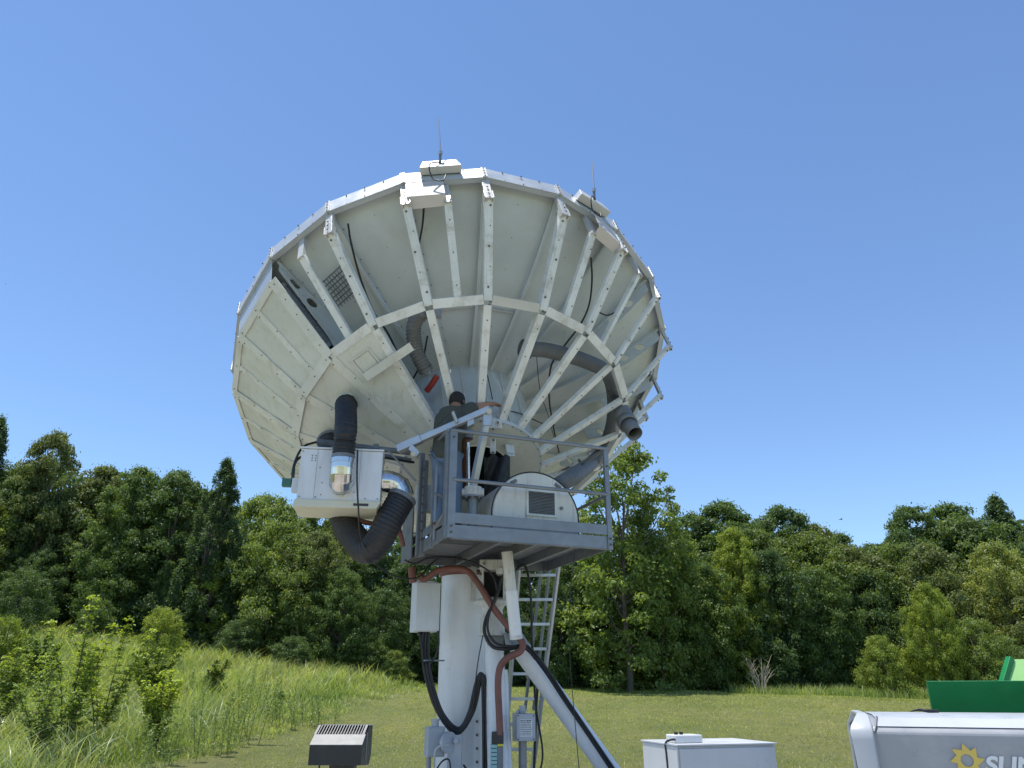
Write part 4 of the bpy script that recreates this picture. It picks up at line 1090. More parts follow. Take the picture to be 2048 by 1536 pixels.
# rusty jack column
jack = thing('jack_column', 'rusty jack screw with worn plating beside the worker', 'jack', tuple(P(934, 1010, 8.85)))
mb = MB(); mb.cyl(P(932, 985, 8.85), P(931, 880, 8.8), .055, 18); obj('barrel', mb, M_rustm, jack)
mb = MB(); mb.cyl(P(937, 980, 8.75), P(936, 885, 8.7), .022, 12); obj('screw', mb, M_chrome, jack)
mb = MB(); mb.cyl(P(933, 878, 8.78), P(933, 868, 8.78), .085, 18); mb.cyl(P(933, 868, 8.78), P(933, 852, 8.78), .06, 18); obj('cap', mb, M_galvdark, jack, bevel=.004)
mb = MB(); mb.box(P(940, 990, 8.85), V(.10, 0, 0), V(0, .06, 0), V(0, 0, .02)); obj('foot_plate', mb, M_rustm, jack)
# black dust sheet / boot in the hub opening and the clevis above
mb = MB(); c = D(4, .22, ZH - .06)
rows = []
for i in range(9):
    t = i / 8; rows.append([P(968 + (52) * j / 10 , 912 + 90 * t + 4 * math.sin(j * 1.3 + i), 9.25 - .08 * math.sin(j * .9 + i * .6) - .10 * math.sin(math.pi * j / 10)) for j in range(11)])
mb.grid(rows); finish(obj('dust_sheet', mb, M_rubber), 'crumpled black sheet hanging in the hub opening', 'sheet')
r = thing('clevis', 'white bolted clevis bracket hanging at the hub opening', 'bracket', tuple(P(990, 880, 8.7)))
mb = MB(); mb.box(P(990, 850, 8.95), V(.09, 0, 0), V(0, .05, 0), V(0, 0, .06)); obj('clevis_head', mb, M_oldpaint, r, bevel=.006)
mb = MB(); mb.box(P(986, 893, 8.93), V(.012, 0, 0) * 3, V(0, .03, 0), V(0, 0, .09)); obj('clevis_tongue', mb, M_oldpaint, r, bevel=.006)
mb = MB()
for x_, y_ in ((982, 843), (996, 845), (986, 858), (987, 880), (986, 905)): mb.cyl(P(x_, y_, 8.85), P(x_, y_, 8.91), .016, 8)
obj('clevis_pins', mb, M_bolt, r)
JB0 = dish_hit(1019, 893, 1.0)
for _i in range(200):
    _p = P(1019, 893, 8.6 + _i * .01)
    if (_p - C0).dot(AX) > (ZH - .04) * DS: JB0 = _p - AX * .05; break
r = thing('junction_box', 'small white square box fixed on the hub plate', 'junction box', tuple(JB0))
mb = MB(); mb.box(JB0, V(.055, .02, 0), V(0, .05, .01), V(-.01, 0, .06)); obj('box_body', mb, M_boxwhite, r, bevel=.004)
mb = MB(); mb.box(JB0 - AX * .055, V(.050, .018, 0), V(0, .006, .001), V(-.009, 0, .055)); obj('box_lid', mb, M_boxwhite, r, bevel=.003)

# enclosure with rounded top standing on the right of the platform
enc = thing('equipment_enclosure', 'weathered white round topped enclosure with a louvred vent on the platform', 'enclosure', tuple(Q(1.15, .45, FLOOR)))
ec = Q(1.15, .20, FLOOR + .20); ER = .555
prof = [(-ER, -.2)] + [(ER * math.cos(math.pi - math.pi * i / 28), ER * .98 * math.sin(math.pi * i / 28)) for i in range(29)] + [(ER, -.2)]
mb = MB()
f0 = [ec + PR * x_ + UZ * z_ for x_, z_ in prof]; f1 = [p + PS * .75 for p in f0]
mb.add(f0 + f1, [tuple(range(len(f0))), tuple(range(len(f0), 2 * len(f0)))[::-1]] , False)
mb.grid([f1, f0], True); obj('housing', mb, M_dome, enc)
mb = MB(); ring = [ec + PR * x_ * 1.012 + UZ * z_ * 1.012 + PS * (-.004) for x_, z_ in prof]; mb.tube(ring, .008, 6); obj('edge_gasket', mb, M_rubber, enc)
mb = MB(); fp = [(x_ * .985, z_ * .985) for x_, z_ in prof]; mb.plate([ec + PR * x_ + UZ * z_ - PS * .002 for x_, z_ in fp], -PS, .012); obj('front_panel', mb, M_dome, enc, bevel=.003)
vc = ec + PR * .07 + UZ * .17 - PS * .016; vt = .0
vx, vz = PR * math.cos(vt) + UZ * math.sin(vt), UZ * math.cos(vt) - PR * math.sin(vt)
mb = MB()
for s in (-1, 1): mb.box(vc + vx * s * .185, vx * .015, PS * .014, vz * .165)
for s in (-1, 1): mb.box(vc + vz * s * .15, vx * .17, PS * .014, vz * .015)
obj('vent_frame', mb, M_trim, enc, bevel=.003)
mb = MB(); mb.box(vc + PS * .004, vx * .17, PS * .003, vz * .135); obj('vent_screen', mb, M_hole, enc)
for i in range(15):
    mb = MB(); z_ = -.125 + i * .25 / 14; mb.box(vc + vz * z_ - PS * .004, vx * .168, PS * .006 + vz * .004, vz * .0045); obj('vent_slat', mb, M_grille, enc)
for s in (-1, 1):
    mb = MB(); hp = ec + PR * (s * .31 - .02 * s) + UZ * .40 - PS * .018; hx = (PR * math.cos(.5 * -s) + UZ * math.sin(.5 * -s)); mb.box(hp, hx * .045, PS * .008, hx.cross(PS) * .02); mb.cyl(hp - hx * .03 - PS * .012, hp + hx * .03 - PS * .012, .012, 8); obj('latch', mb, M_galvdark, enc, bevel=.003)
mb = MB(); cp = ec + PR * .33 + UZ * .13 - PS * .014; mb.cyl(cp, cp - PS * .014, .022, 14); obj('cable_gland', mb, M_grille, enc)
mb = MB(); mb.beam(ec + PR * .27 + UZ * .45 - PS * .016, ec + PR * .27 + UZ * .12 - PS * .016, .006, .004, PS); mb.beam(ec - PR * .13 + UZ * .12 - PS * .016, ec - PR * .13 + UZ * -.06 - PS * .016, .006, .004, PS); obj('panel_joint', mb, M_ink, enc)

# ------------------------------------------------------------------ white air unit at left with its elbows and ducts
UY = 8.35
ux = Vector((math.cos(math.radians(8)), math.sin(math.radians(8)), 0)); uy = Vector((-ux.y, ux.x, 0))
uc = P(681, 950, UY); 
unit_ = thing('air_unit', 'white air handling unit box hung beside the platform', 'air unit', tuple(uc - UZ * .36))
hw = .47
mb = MB(); mb.box(uc + uy * .28, ux * hw, uy * .28, UZ * .30); obj('housing', mb, M_acbox, unit_, bevel=.006)
mb = MB(); lo = uc + uy * .28 - UZ * .302
vs = [lo + ux * s * hw * 1.03 + uy * t * .30 for s, t in ((-1, -1), (1, -1), (1, 1), (-1, 1))]
vs2 = [lo - UZ * .085 + ux * s * hw * (1.06 if s < 0 else .93) + uy * (t * .30) for s, t in ((-1, -1), (1, -1), (1, 1), (-1, 1))]
mb.add(vs + vs2, [(0, 1, 2, 3), (4, 5, 6, 7)[::-1], (0, 4, 5, 1), (1, 5, 6, 2), (2, 6, 7, 3), (3, 7, 4, 0)]); obj('drip_pan', mb, M_acbase, unit_, bevel=.003)
mb = MB(); mb.box(lo + ux * .26 - uy * .30 - UZ * .045, ux * .085, uy * .004, UZ * .014); obj('pan_slot', mb, M_ink, unit_)
mb = MB(); mb.box(uc + uy * .28 + UZ * .315 - ux * .0, ux * (hw + .012), uy * .295, UZ * .010); obj('lid', mb, M_acbox, unit_, bevel=.003)
for i in (-.28, .22):
    mb = MB(); mb.box(uc - ux * .0 + ux * i - uy * .003, ux * .0015, uy * .002, UZ * .295)
    obj('panel_joint', mb, M_boxgrey, unit_)
mb = MB()
for x_, z_ in ((-.34, .22), (-.30, .22), (-.34, .19), (-.30, .19), (-.34, .16), (-.30, .16), (-.44, -.27), (-.26, -.27), (-.24, .08), (-.2, -.1), (.30, -.27), (.44, -.27), (-.2, -.24), (.17, -.2), (-.45, .27)): mb.cyl(uc + ux * x_ + UZ * z_ - uy * .001, uc + ux * x_ + UZ * z_ - uy * .008, .007, 6)
obj('screws', mb, M_bolt, unit_, kind='stuff')
mb = MB()
ef = uc + ux * .03 - uy * .0
el = catmull([ef - UZ * .12, ef - uy * .10 - UZ * .12, ef - uy * .17 - UZ * .03, ef - uy * .18 + UZ * .10], 4)
def gore(mb, pts, r):
    q = pts[::2] + ([pts[-1]] if len(pts) % 2 == 0 else [])
    mb.tube(q, r, 24, smooth=False)
    for i in range(1, len(q) - 1):
        d = (q[i + 1] - q[i - 1]).normalized(); mb.tube([q[i] - d * .004, q[i] + d * .004], r * 1.03, 24)
gore(mb, el, .135); mb.tube([el[-1] - UZ * .02, el[-1] + UZ * .035], .14, 24); 
obj('front_elbow', mb, M_chrome, unit_)
mb = MB(); er = uc + ux * hw + uy * .25 + UZ * .0
el2 = catmull([er, er + ux * .10, er + ux * .21 - UZ * .05, er + ux * .26 - UZ * .17], 4)
gore(mb, el2, .135); mb.tube([er + ux * .02, er + ux * .09], .142, 24); obj('side_elbow', mb, M_chrome, unit_)
mb = MB(); sp = uc - ux * (hw + .04) + uy * .1 - UZ * .12
mb.box(sp, ux * .035, uy * .05, UZ * .08); obj('switch_box', mb, M_boxwhite, unit_, bevel=.004)
mb = MB(); mb.box(sp - ux * .10 + UZ * .03, ux * .05, uy * .04, UZ * .045); mb.cyl(sp - ux * .04 + UZ * .08, sp - ux * .04 + UZ * .2, .02, 10); obj('fitting', mb, M_tealpaint, unit_, bevel=.004)
# mounting arms
arm = thing('support_arms', 'dark steel arms carrying the white air unit from the platform', 'bracket arm', tuple(P(830, 905, 8.75)))
mb = MB(); mb.cyl(P(633, 883, 8.55), P(828, 906, 8.85), .035, 12); obj('upper_arm', mb, M_galvdark, arm)
mb = MB(); mb.cyl(P(745, 908, 8.95), P(822, 922, 8.95), .035, 12); obj('lower_arm', mb, M_galvdark, arm)
mb = MB(); mb.tube([P(777, 902, 8.6), P(832, 962, 8.7)], .013, 8); obj('brace_rod', mb, M_galv, arm)
mb = MB()
for px in (668, 752): mb.box(P(px, 893, 8.62), V(.03, 0, 0), V(0, .02, 0), V(0, 0, .03))
obj('hangers', mb, M_galvdark, arm)
# front duct up into the dish cover
def clad_hit(px, py): return dish_hit(px, py, 1.0)
hp = clad_hit(695, 806)
top = el[-1] + UZ * .03
flex('flexible_duct', [top, top + UZ * .20, top + UZ * .38 - uy * .0 + ux * .0, hp * .45 + (top + UZ * .42) * .55 + V(0, -.06, .02), hp + V(.0, -.10, -.06), hp + V(.02, .05, .03)], .125, M_rubber, 'black ribbed duct rising from the front elbow of the air unit into the dish', ribs=.042, depth=.13)
mb = MB(); nn = V(.0, -.6, -.75).normalized(); mb.tube([hp + (RV * math.cos(a) + RV.cross(nn).normalized() * math.sin(a)) * .14 for a in [i * math.pi / 12 for i in range(25)]], .014, 6)
finish(obj('duct_flange', mb, M_trim), 'pale ring where the upper black duct enters the dish cover', 'flange')
e2 = el2[-1]
hp2 = clad_hit(662, 880)
flex('flexible_duct', [e2, P(776, 1045, 8.62), P(758, 1080, 8.65), P(735, 1100, 8.72), P(712, 1080, 8.85), P(690, 1045, 8.95), P(675, 980, 9.1), P(664, 925, 9.3), hp2 + V(0, -.05, -.02)], .165, M_rubber, 'black ribbed duct looping below the air unit from its side elbow', ribs=.042, depth=.05)
cable([(672, 1022, 8.9), (700, 1035, 8.9), (742, 1047, 8.9), (790, 1050, 9.0), (800, 1068, 9.0), (806, 1090, 9.2)], .03, M_rust, 'rusty red hose passing behind the looped black duct', 'hose', 'hose')
cable([(632, 884, 8.5), (605, 895, 8.4), (588, 930, 8.35), (586, 965, 8.35)], .014, M_cable, 'black cable curving down the left side of the air unit')
cable([(610, 910, 8.4), (592, 922, 8.4), (584, 950, 8.4)], .018, M_cable, 'short thick black cable inside the curve beside the air unit')
cable([(715, 900, 8.05), (714, 960, 8.0), (717, 1020, 8.1), (722, 1075, 8.4), (750, 1125, 8.8), (790, 1152, 9.2), (835, 1155, 9.6), (862, 1128, 9.9), (885, 1115, 9.9), (930, 1115, 9.9)], .010, M_cable, 'thin black cable hanging from the air unit in a long loop to the mast')
cable([(766, 915, 8.7), (800, 920, 8.8), (828, 925, 8.9)], .016, M_cable, 'thick black cable between the air unit and the platform')

# ------------------------------------------------------------------ worker on the platform
def build_person():
    bp = P(890, 1000, 8.60); base = Vector((bp.x, bp.y, FLOOR + .0))
    f = Vector((.30, .954, 0)).normalized(); rt = Vector((f.y, -f.x, 0))
    def L_(r_, ff, z): return base + rt * r_ + f * ff + UZ * z
    HR = UZ * 0
    J = dict(pelvis=(L_(0, 0, .99), .155, .115), belly=(L_(0, .02, 1.13), .155, .12), chest=(L_(0, .06, 1.34), .175, .125), upper=(L_(0.01, .12, 1.48), .15, .11), neck=(L_(.02, .18, 1.59), .062, .062), skull=(L_(.01, .25, 1.70), .085, .095), crown=(L_(.01, .27, 1.78), .078, .088),
             shR=(L_(.18, .14, 1.52), .075, .075), elR=(L_(.27, .38, 1.66), .052, .052), wrR=(L_(.36, .56, 1.76), .035, .032), palR=(L_(.40, .63, 1.77), .042, .022),
             shL=(L_(-.15, .15, 1.44), .062, .062), elL=(L_(-.22, .36, 1.34), .052, .052), wrL=(L_(-.04, .56, 1.40), .035, .032), palL=(L_(.03, .62, 1.42), .042, .022),
             hipR=(L_(.085, 0, .88), .095, .10), knR=(L_(.12, .05, .50), .065, .065), anR=(L_(.13, -.02, .09), .045, .05), toR=(L_(.14, .16, .045), .045, .035),
             hipL=(L_(-.085, 0, .88), .095, .10), knL=(L_(-.09, .03, .50), .065, .065), anL=(L_(-.075, -.03, .09), .045, .05), toL=(L_(-.07, .15, .045), .045, .035))
    E_ = [('pelvis', 'belly'), ('belly', 'chest'), ('chest', 'upper'), ('upper', 'neck'), ('neck', 'skull'), ('skull', 'crown'), ('upper', 'shR'), ('shR', 'elR'), ('elR', 'wrR'), ('wrR', 'palR'), ('upper', 'shL'), ('shL', 'elL'), ('elL', 'wrL'), ('wrL', 'palL'),
          ('pelvis', 'hipR'), ('hipR', 'knR'), ('knR', 'anR'), ('anR', 'toR'), ('pelvis', 'hipL'), ('hipL', 'knL'), ('knL', 'anL'), ('anL', 'toL')]
    fing = []
    for side in ('R', 'L'):
        w, pm = J['wr' + side][0], J['pal' + side][0]; d = (pm - w).normalized(); s = d.cross(UZ).normalized()
        for i, (off, ln) in enumerate(((-.03, .07), (-.01, .082), (.01, .076), (.03, .058))):
            a = pm + s * off + d * .02; n1, n2, n3 = f'f{side}{i}a', f'f{side}{i}b', f'f{side}{i}c'
            J[n1] = (a, .011, .010); J[n2] = (a + d * ln * .55 - UZ * .006, .009, .009); J[n3] = (a + d * ln * .9 - UZ * .025, .008, .008)
            fing += [('pal' + side, n1), (n1, n2), (n2, n3)]
        t1, t2 = f't{side}a', f't{side}b'; J[t1] = (w.lerp(pm, .5) - s * .045 - UZ * .01, .013, .012); J[t2] = (J[t1][0] + d * .05 - s * .01 - UZ * .015, .010, .010)
        fing += [('wr' + side, t1), (t1, t2)]
    per = thing('person', 'man in dark olive t-shirt, blue jeans and dark cap reaching into the dish', 'person', tuple(base))
    def skin(name, names, edges, mat, grow, root, parent=per, ov={}):
        idx = {n_: i for i, n_ in enumerate(names)}
        me = bpy.data.meshes.new(name); me.from_pydata([tuple(ov.get(n_, J[n_][0]) - base) for n_ in names], [(idx[a], idx[b_]) for a, b_ in edges], [])
        o = bpy.data.objects.new(name, me); COL.objects.link(o); o.parent = parent
        m_ = o.modifiers.new('skin', 'SKIN'); m_.use_smooth_shade = True
        if not me.skin_vertices: me.attributes.new
        sv = me.skin_vertices[0].data
        for n_ in names: sv[idx[n_]].radius = (J[n_][1] + grow, J[n_][2] + grow); sv[idx[n_]].use_root = (n_ == root)
        s_ = o.modifiers.new('sub', 'SUBSURF'); s_.levels = 2; s_.render_levels = 2
        me.materials.append(mat); return o
    bpy.context.view_layer.update()
    def mk(name, edges, mat, grow, root, ov={}):
        names = []
        for a, b_ in edges:
            for q in (a, b_):
                if q not in names: names.append(q)
        idx = {n_: i for i, n_ in enumerate(names)}
        bm = bmesh.new(); lay = bm.verts.layers.skin.verify()
        vs = []
        for n_ in names:
            p = ov.get(n_, J[n_][0]) - base; v = bm.verts.new(p); v[lay].radius = (J[n_][1] + grow, J[n_][2] + grow); v[lay].use_root = (n_ == root); vs.append(v)
        for a, b_ in edges: bm.edges.new((vs[idx[a]], vs[idx[b_]]))
        me = bpy.data.meshes.new(name); bm.to_mesh(me); bm.free()
        o = bpy.data.objects.new(name, me); COL.objects.link(o); o.parent = per; ORG[o.name] = base
        m_ = o.modifiers.new('skin', 'SKIN'); m_.use_smooth_shade = True
        s_ = o.modifiers.new('sub', 'SUBSURF'); s_.levels = 2; s_.render_levels = 2
        me.materials.append(mat); return o
    mk('body', E_ + fing, M_skin, 0.0, 'pelvis')
    J2 = dict(J)
    slR = J['shR'][0].lerp(J['elR'][0], .72); slL = J['shL'][0].lerp(J['elL'][0], .72)
    J['slR'] = (slR, .062, .062); J['slL'] = (slL, .066, .066); J['hem'] = (L_(0, -.01, .98), .165, .125); J['hemlow'] = (L_(0, -.015, .80), .185, .145); J['collar'] = (L_(.015, .155, 1.545), .07, .07)
    sh = mk('shirt', [('hemlow', 'hem'), ('hem', 'belly'), ('belly', 'chest'), ('chest', 'upper'), ('upper', 'collar'), ('upper', 'shR'), ('shR', 'slR'), ('upper', 'shL'), ('shL', 'slL')], M_shirt, .034, 'chest')
    J['ankR'] = (J['anR'][0] - UZ * .02, .06, .065); J['ankL'] = (J['anL'][0] - UZ * .02, .06, .065)
    J['waist'] = (L_(0, 0, .95), .12, .10)
    mk('jeans', [('waist', 'hipR'), ('hipR', 'knR'), ('knR', 'ankR'), ('waist', 'hipL'), ('hipL', 'knL'), ('knL', 'ankL')], M_jeans, .018, 'waist')
    J['hlR'] = (J['anR'][0] - f * .05 - UZ * .04, .04, .04); J['hlL'] = (J['anL'][0] - f * .05 - UZ * .04, .04, .04)
    for s in 'RL': mk('boot', [('hl' + s, 'an' + s), ('an' + s, 'to' + s)], M_boot, .016, 'an' + s)
    # head details
    hc = J['skull'][0]; hf = (f * .93 - UZ * .36).normalized(); hu = (UZ * .93 + f * .36).normalized(); hr = rt
    mb = MB()
    rows = []
    for i in range(9):
        t = math.pi * .54 * i / 8
        rows.append([hc + hu * (.045 + .108 * math.cos(t)) + (hr * math.cos(a) * .102 + hf * math.sin(a) * .118) * math.sin(t) for a in [2 * math.pi * j / 20 for j in range(20)]])
    mb.grid(rows, True, True)
    obj('cap', mb, M_cap, per)
    mb = MB(); mb.box(hc + hf * .15 + hu * .045, hr * .07, hf * .05, hu * .005); obj('cap_brim', mb, M_cap, per, bevel=.004)
    mb = MB(); rows = [[hc + hu * z_ - hf * .012 + (hr * math.cos(a) * q + hf * math.sin(a) * q * 1.12) for a in [math.pi + math.pi * j / 14 for j in range(15)]] for z_, q in ((.05, .099), (.0, .099), (-.04, .090), (-.07, .074))]
    mb.grid(rows, True); obj('hair', mb, M_hair, per)
    for s in (-1, 1):
        mb = MB(); mb.ball(hc + hr * s * .094 + hu * .0, .03, 6, (.4, .7, 1)); obj('ear', mb, M_skin, per)
        mb = MB(); mb.ball(hc + hr * s * .035 + hf * .098 + hu * .01, .012, 6); obj('eye', mb, M_white, per)
    mb = MB(); mb.tube([hc + hf * .095 + hu * .02, hc + hf * .125 - hu * .025], [.010, .017], 8); obj('nose', mb, M_skin, per)
    mb = MB(); mb.box(hc + hf * .102 - hu * .055, hr * .025, hf * .006, hu * .005); obj('mouth', mb, M_rust, per)
build_person()

r = thing('breaker_box', 'pale breaker box standing behind the worker at the left of the platform', 'box', tuple(P(850, 1025, 9.3)))
mb = MB(); mb.box(P(850, 998, 9.3), PR * .12, PS * .06, UZ * .17); obj('box_body', mb, M_boxwhite, r, bevel=.006)
mb = MB(); mb.box(P(850, 998, 9.3) - PS * .065, PR * .108, PS * .005, UZ * .155); obj('box_door', mb, M_boxwhite, r, bevel=.003)
mb = MB(); mb.cyl(P(842, 1008, 9.2), P(842, 1008, 9.23), .012, 8); obj('latch', mb, M_bolt, r)
mb = MB(); mb.tube(catmull([P(850, 1026, 9.3), P(846, 1050, 9.3), P(858, 1075, 9.3)], 5), .012, 7); obj('cable_tail', mb, M_cable, r)
# ------------------------------------------------------------------ mast and supports
MX = P(926, 1340, 10.7); MR = .33
mast = thing('mast', 'thick white steel mast carrying the satellite dish', 'mast', (MX.x, 10.7, 0))
mt = PZ(926, 1128, 0) if False else Vector((MX.x, 10.7, P(926, 1136, 10.4).z + .35))
mb = MB(); mb.tube([(MX.x, 10.7, .02), (MX.x, 10.7, 1.2), (MX.x, 10.7, 2.4), tuple(mt)], [MR, MR, MR, MR], 48); obj('column', mb, M_mast, mast)
mb = MB(); mb.cyl((MX.x, 10.7, 0), (MX.x, 10.7, .04), .55, 32); obj('base_flange', mb, M_mast, mast)
mb = MB(); mb.tube([(MX.x + MR * math.cos(a) * 1.02, 10.7 + MR * 1.02 * math.sin(a), P(926, 1143, 10.37).z) for a in [i * math.pi / 16 for i in range(33)]], .035, 8); obj('hose_ring', mb, M_rust, mast)
mb = MB()
for i in range(4): mb.cyl(P(954, 1443 + i * 27, 10.36), P(954, 1443 + i * 27, 10.33), .018, 8)
obj('bolts', mb, M_bolt, mast, kind='stuff')
mb = MB(); mb.beam(P(956, 1430, 10.385), P(956, 1600, 10.385), .03, .02); obj('rail_plate', mb, M_mast, mast)
# yoke between mast and dish, mostly behind the platform
mb = MB(); mb.box(mt + V(0, -.1, .15), V(.42, 0, 0), V(0, .42, 0), V(0, 0, .18)); obj('turning_head', mb, M_oldpaint, mast, bevel=.02)
for s in (-1, 1):
    mb = MB(); mb.beam(mt + PR * s * .38 + V(0, -.1, .1), C0 + AX * (ZH + .1) * DS + RV * s * .55 + V(0, .2, 0), .14, .22); obj('yoke_arm', mb, M_oldpaint, mast, bevel=.01)
# azimuth bracket right of the mast with dark socket
brk = thing('pivot_bracket', 'white bolted pivot bracket below the middle of the platform', 'bracket', tuple(P(985, 1185, 10.0)))
mb = MB(); mb.box(P(986, 1132, 9.9), V(.17, 0, 0), V(0, .14, 0), V(0, 0, .065)); obj('bracket_head', mb, M_oldpaint, brk, bevel=.01)
for px in (966, 1008):
    mb = MB(); mb.box(P(px, 1168, 9.95), V(.012, 0, 0), V(0, .15, 0), V(0, 0, .20)); obj('bracket_cheek', mb, M_oldpaint, brk, bevel=.004)
mb = MB(); mb.box(P(987, 1170, 10.05), V(.13, 0, 0), V(0, .05, 0), V(0, 0, .17)); obj('bracket_back', mb, M_hole, brk)
mb = MB(); mb.box(P(947, 1168, 10.15), V(.035, .02, 0), V(0, .08, 0), V(0, 0, .22)); obj('side_plate', mb, M_oldpaint, brk, bevel=.004)
mb = MB(); mb.cyl(P(968, 1127, 9.76), P(968, 1127, 9.74), .02, 12); mb.cyl(P(999, 1140, 9.76), P(999, 1152, 9.76), .03, 10); obj('bracket_bolts', mb, M_galvdark, brk)
mb = MB(); mb.cyl(P(999, 1137, 9.7), P(999, 1148, 9.7), .045, 10); obj('nut', mb, M_oldpaint, brk)
mb = MB(); rows = []
for r_, z_ in ((.02, .06), (.16, .05), (.24, .0), (.23, -.03), (.16, -.05), (.13, -.10), (.15, -.22), (.17, -.42)):
    cpt = P(985, 1204, 10.0); rows.append([cpt + V(math.cos(i * math.pi / 12) * r_, math.sin(i * math.pi / 12) * r_ * .8, z_) for i in range(24)])
mb.grid(rows, True, True); obj('swivel_cap', mb, M_oldpaint, brk)
# tripod legs
legs = thing('tripod_leg', 'bright white steel leg slanting down to the right from the mast', 'support leg', tuple(P(1320, 1680, 10.3)), 'white support legs beside the mast')
mb = MB(); pt, pb = P(1042, 1298, 10.3), P(1322, 1682, 10.3); mb.tube([pt, pb], .128, 32); obj('leg_tube', mb, M_leg, legs)
mb = MB(); mb.box(Vector((pb.x, pb.y, .03)), V(.25, 0, 0), V(0, .25, 0), V(0, 0, .03)); obj('foot_plate', mb, M_leg, legs, bevel=.005)
leg2 = thing('tripod_leg', 'white steel leg dropping almost straight down beside the mast', 'support leg', tuple(P(1002, 1700, 9.9)), 'white support legs beside the mast')
pt2 = P(988, 1285, 10.15); pb2 = P(1004, 1700, 9.9); pb2.z = .04
mb = MB(); mb.tube([pt2, pb2], [.12, .15], 28); obj('leg_tube', mb, M_leg, leg2)
mb = MB(); mb.box(Vector((pb2.x, pb2.y, .02)), V(.25, 0, 0), V(0, .25, 0), V(0, 0, .02)); obj('foot_plate', mb, M_leg, leg2, bevel=.005)
mb = MB(); mb.tube([P(1010, 1340, 10.1), P(1024, 1640, 9.9)], .035, 14); obj('side_pipe', mb, M_leg, leg2)
gus = thing('gusset', 'grey gusset plates joining the two white legs', 'gusset', tuple(P(1000, 1280, 10.0)))
mb = MB(); mb.plate([P(971, 1252, 9.98), P(1008, 1268, 9.98), P(1006, 1297, 9.98), P(975, 1290, 9.98)], V(0, -1, 0), .02); obj('gusset_plate', mb, M_galvdark, gus, bevel=.004)
mb = MB(); mb.plate([P(1008, 1268, 9.95), P(1042, 1262, 9.95), P(1062, 1294, 9.95), P(1012, 1297, 9.95)], V(0, -1, 0), .02); obj('gusset_plate', mb, M_boxgrey, gus, bevel=.004)
mb = MB(); mb.beam(P(1010, 1265, 9.9), P(1032, 1300, 9.9), .03, .03); obj('gusset_rib', mb, M_galv, gus)
# elevation jack tube in front
tub = thing('jack_tube', 'weathered white tube hanging below the platform, upper half toned as shaded, with its capped end', 'tube', tuple(P(1034, 1276, 9.3)))
ta, tb_ = P(1014, 1103, 9.2), P(1032, 1272, 9.35)
mb = MB(); mb.tube([ta, ta.lerp(tb_, .5)], .068, 24); obj('upper_tube_shaded', mb, M_oldpaint, tub)  # duller paint here carries the shade on the upper half
mb = MB(); mb.tube([ta.lerp(tb_, .47), tb_], .074, 24); obj('lower_tube_lit', mb, M_leg, tub)  # whiter paint here carries the light on the lower half
mb = MB(); mb.tube([tb_ - (tb_ - ta).normalized() * .01, tb_ + (tb_ - ta).normalized() * .035], .078, 24); obj('end_cap', mb, M_oldpaint, tub, bevel=.004)

# ladder
lad = thing('ladder', 'aluminium ladder leaning up to the back of the platform', 'ladder', tuple(P(1038, 1700, 11.3)))
LT0, LB0, LT1, LB1 = P(1036, 1128, 10.6), P(996, 1640, 11.6), P(1115, 1128, 10.75), P(1050, 1640, 11.75)
for nm, a, b_ in (('stile', LT0, LB0), ('stile', LT1, LB1)):
    mb = MB(); mb.channel(a, b_, .09, .035, .006, PR); obj(nm, mb, M_alu, lad, bevel=.002)
LM0, LM1 = P(1082, 1128, 10.9), P(1048, 1420, 11.5)
for off in (0, .13):
    mb = MB(); mb.channel(LM0 + PR * off, LM1 + PR * off, .05, .03, .005, PR); obj('rear_stile', mb, M_galv, lad, bevel=.002)
for i in range(11):
    t = .045 + i * .098; mb = MB(); mb.beam(LT0.lerp(LB0, t), LT1.lerp(LB1, t), .035, .04); obj('rung', mb, M_alu, lad, bevel=.003)

# hoses and cables on the mast
root = cable([(838, 1150, 9.95), (850, 1158, 9.95), (880, 1140, 9.9), (930, 1140, 9.85), (955, 1165, 9.8), (985, 1213, 9.75), (1010, 1245, 9.75), (1030, 1268, 9.75), (1045, 1285, 9.72), (1040, 1303, 9.72), (1015, 1316, 9.72), (1000, 1335, 9.75), (996, 1370, 9.75), (998, 1420, 9.75), (1000, 1470, 9.75)], .042, M_rust, 'rusty red hose winding from the mast top down the white leg', 'hose', 'hose', 14, sub=8)
mb = MB(); mb.tube([P(823, 1135, 9.9), P(826, 1165, 9.9)], .05, 10); finish(obj('hose', mb, M_rust), 'short rusty red hose end hanging left of the mast top', 'hose')
bun = thing('cable_bundle', 'thick bundle of black cables drooping in a loop across the mast', 'cable bundle', tuple(P(920, 1470, 10.1)))
for i in range(6):
    o1, o2 = (i % 3 - 1) * 5.2, (i // 3) * .035
    mb = MB(); pts = [(852 + o1, 1262, 10.1 + o2), (851 + o1, 1310, 10.1 + o2), (858 + o1, 1360, 10.1 + o2), (880 + o1 * .9, 1425, 10.1 + o2), (915 + o1 * .3, 1462 + abs(o1) * .0 - o1, 10.1 + o2), (942 - o1 * .8, 1425 , 10.1 + o2), (955 - o1 * .8, 1370, 10.08 + o2), (963 - o1 * .2, 1350 - o1 * .6, 10.06 + o2), (970 + o1 * .9, 1372, 10.05 + o2), (972 + o1, 1440, 10.05 + o2), (973 + o1, 1560, 10.05 + o2)]
    mb.tube(catmull([P(*p) for p in pts], 6), .017 + .004 * (i % 2), 8); obj('cable_strand', mb, M_cable, bun)
mb = MB(); mb.tube([P(838, 1265, 10.05), P(845, 1300, 10.05), P(846, 1330, 10.05)], .014, 8); mb.tube(catmull([P(876, 1262, 10.05), P(877, 1290, 10.05), P(868, 1318, 10.05), P(857, 1325, 10.05)], 5), .014, 8); obj('cable_strand', mb, M_cable, bun)
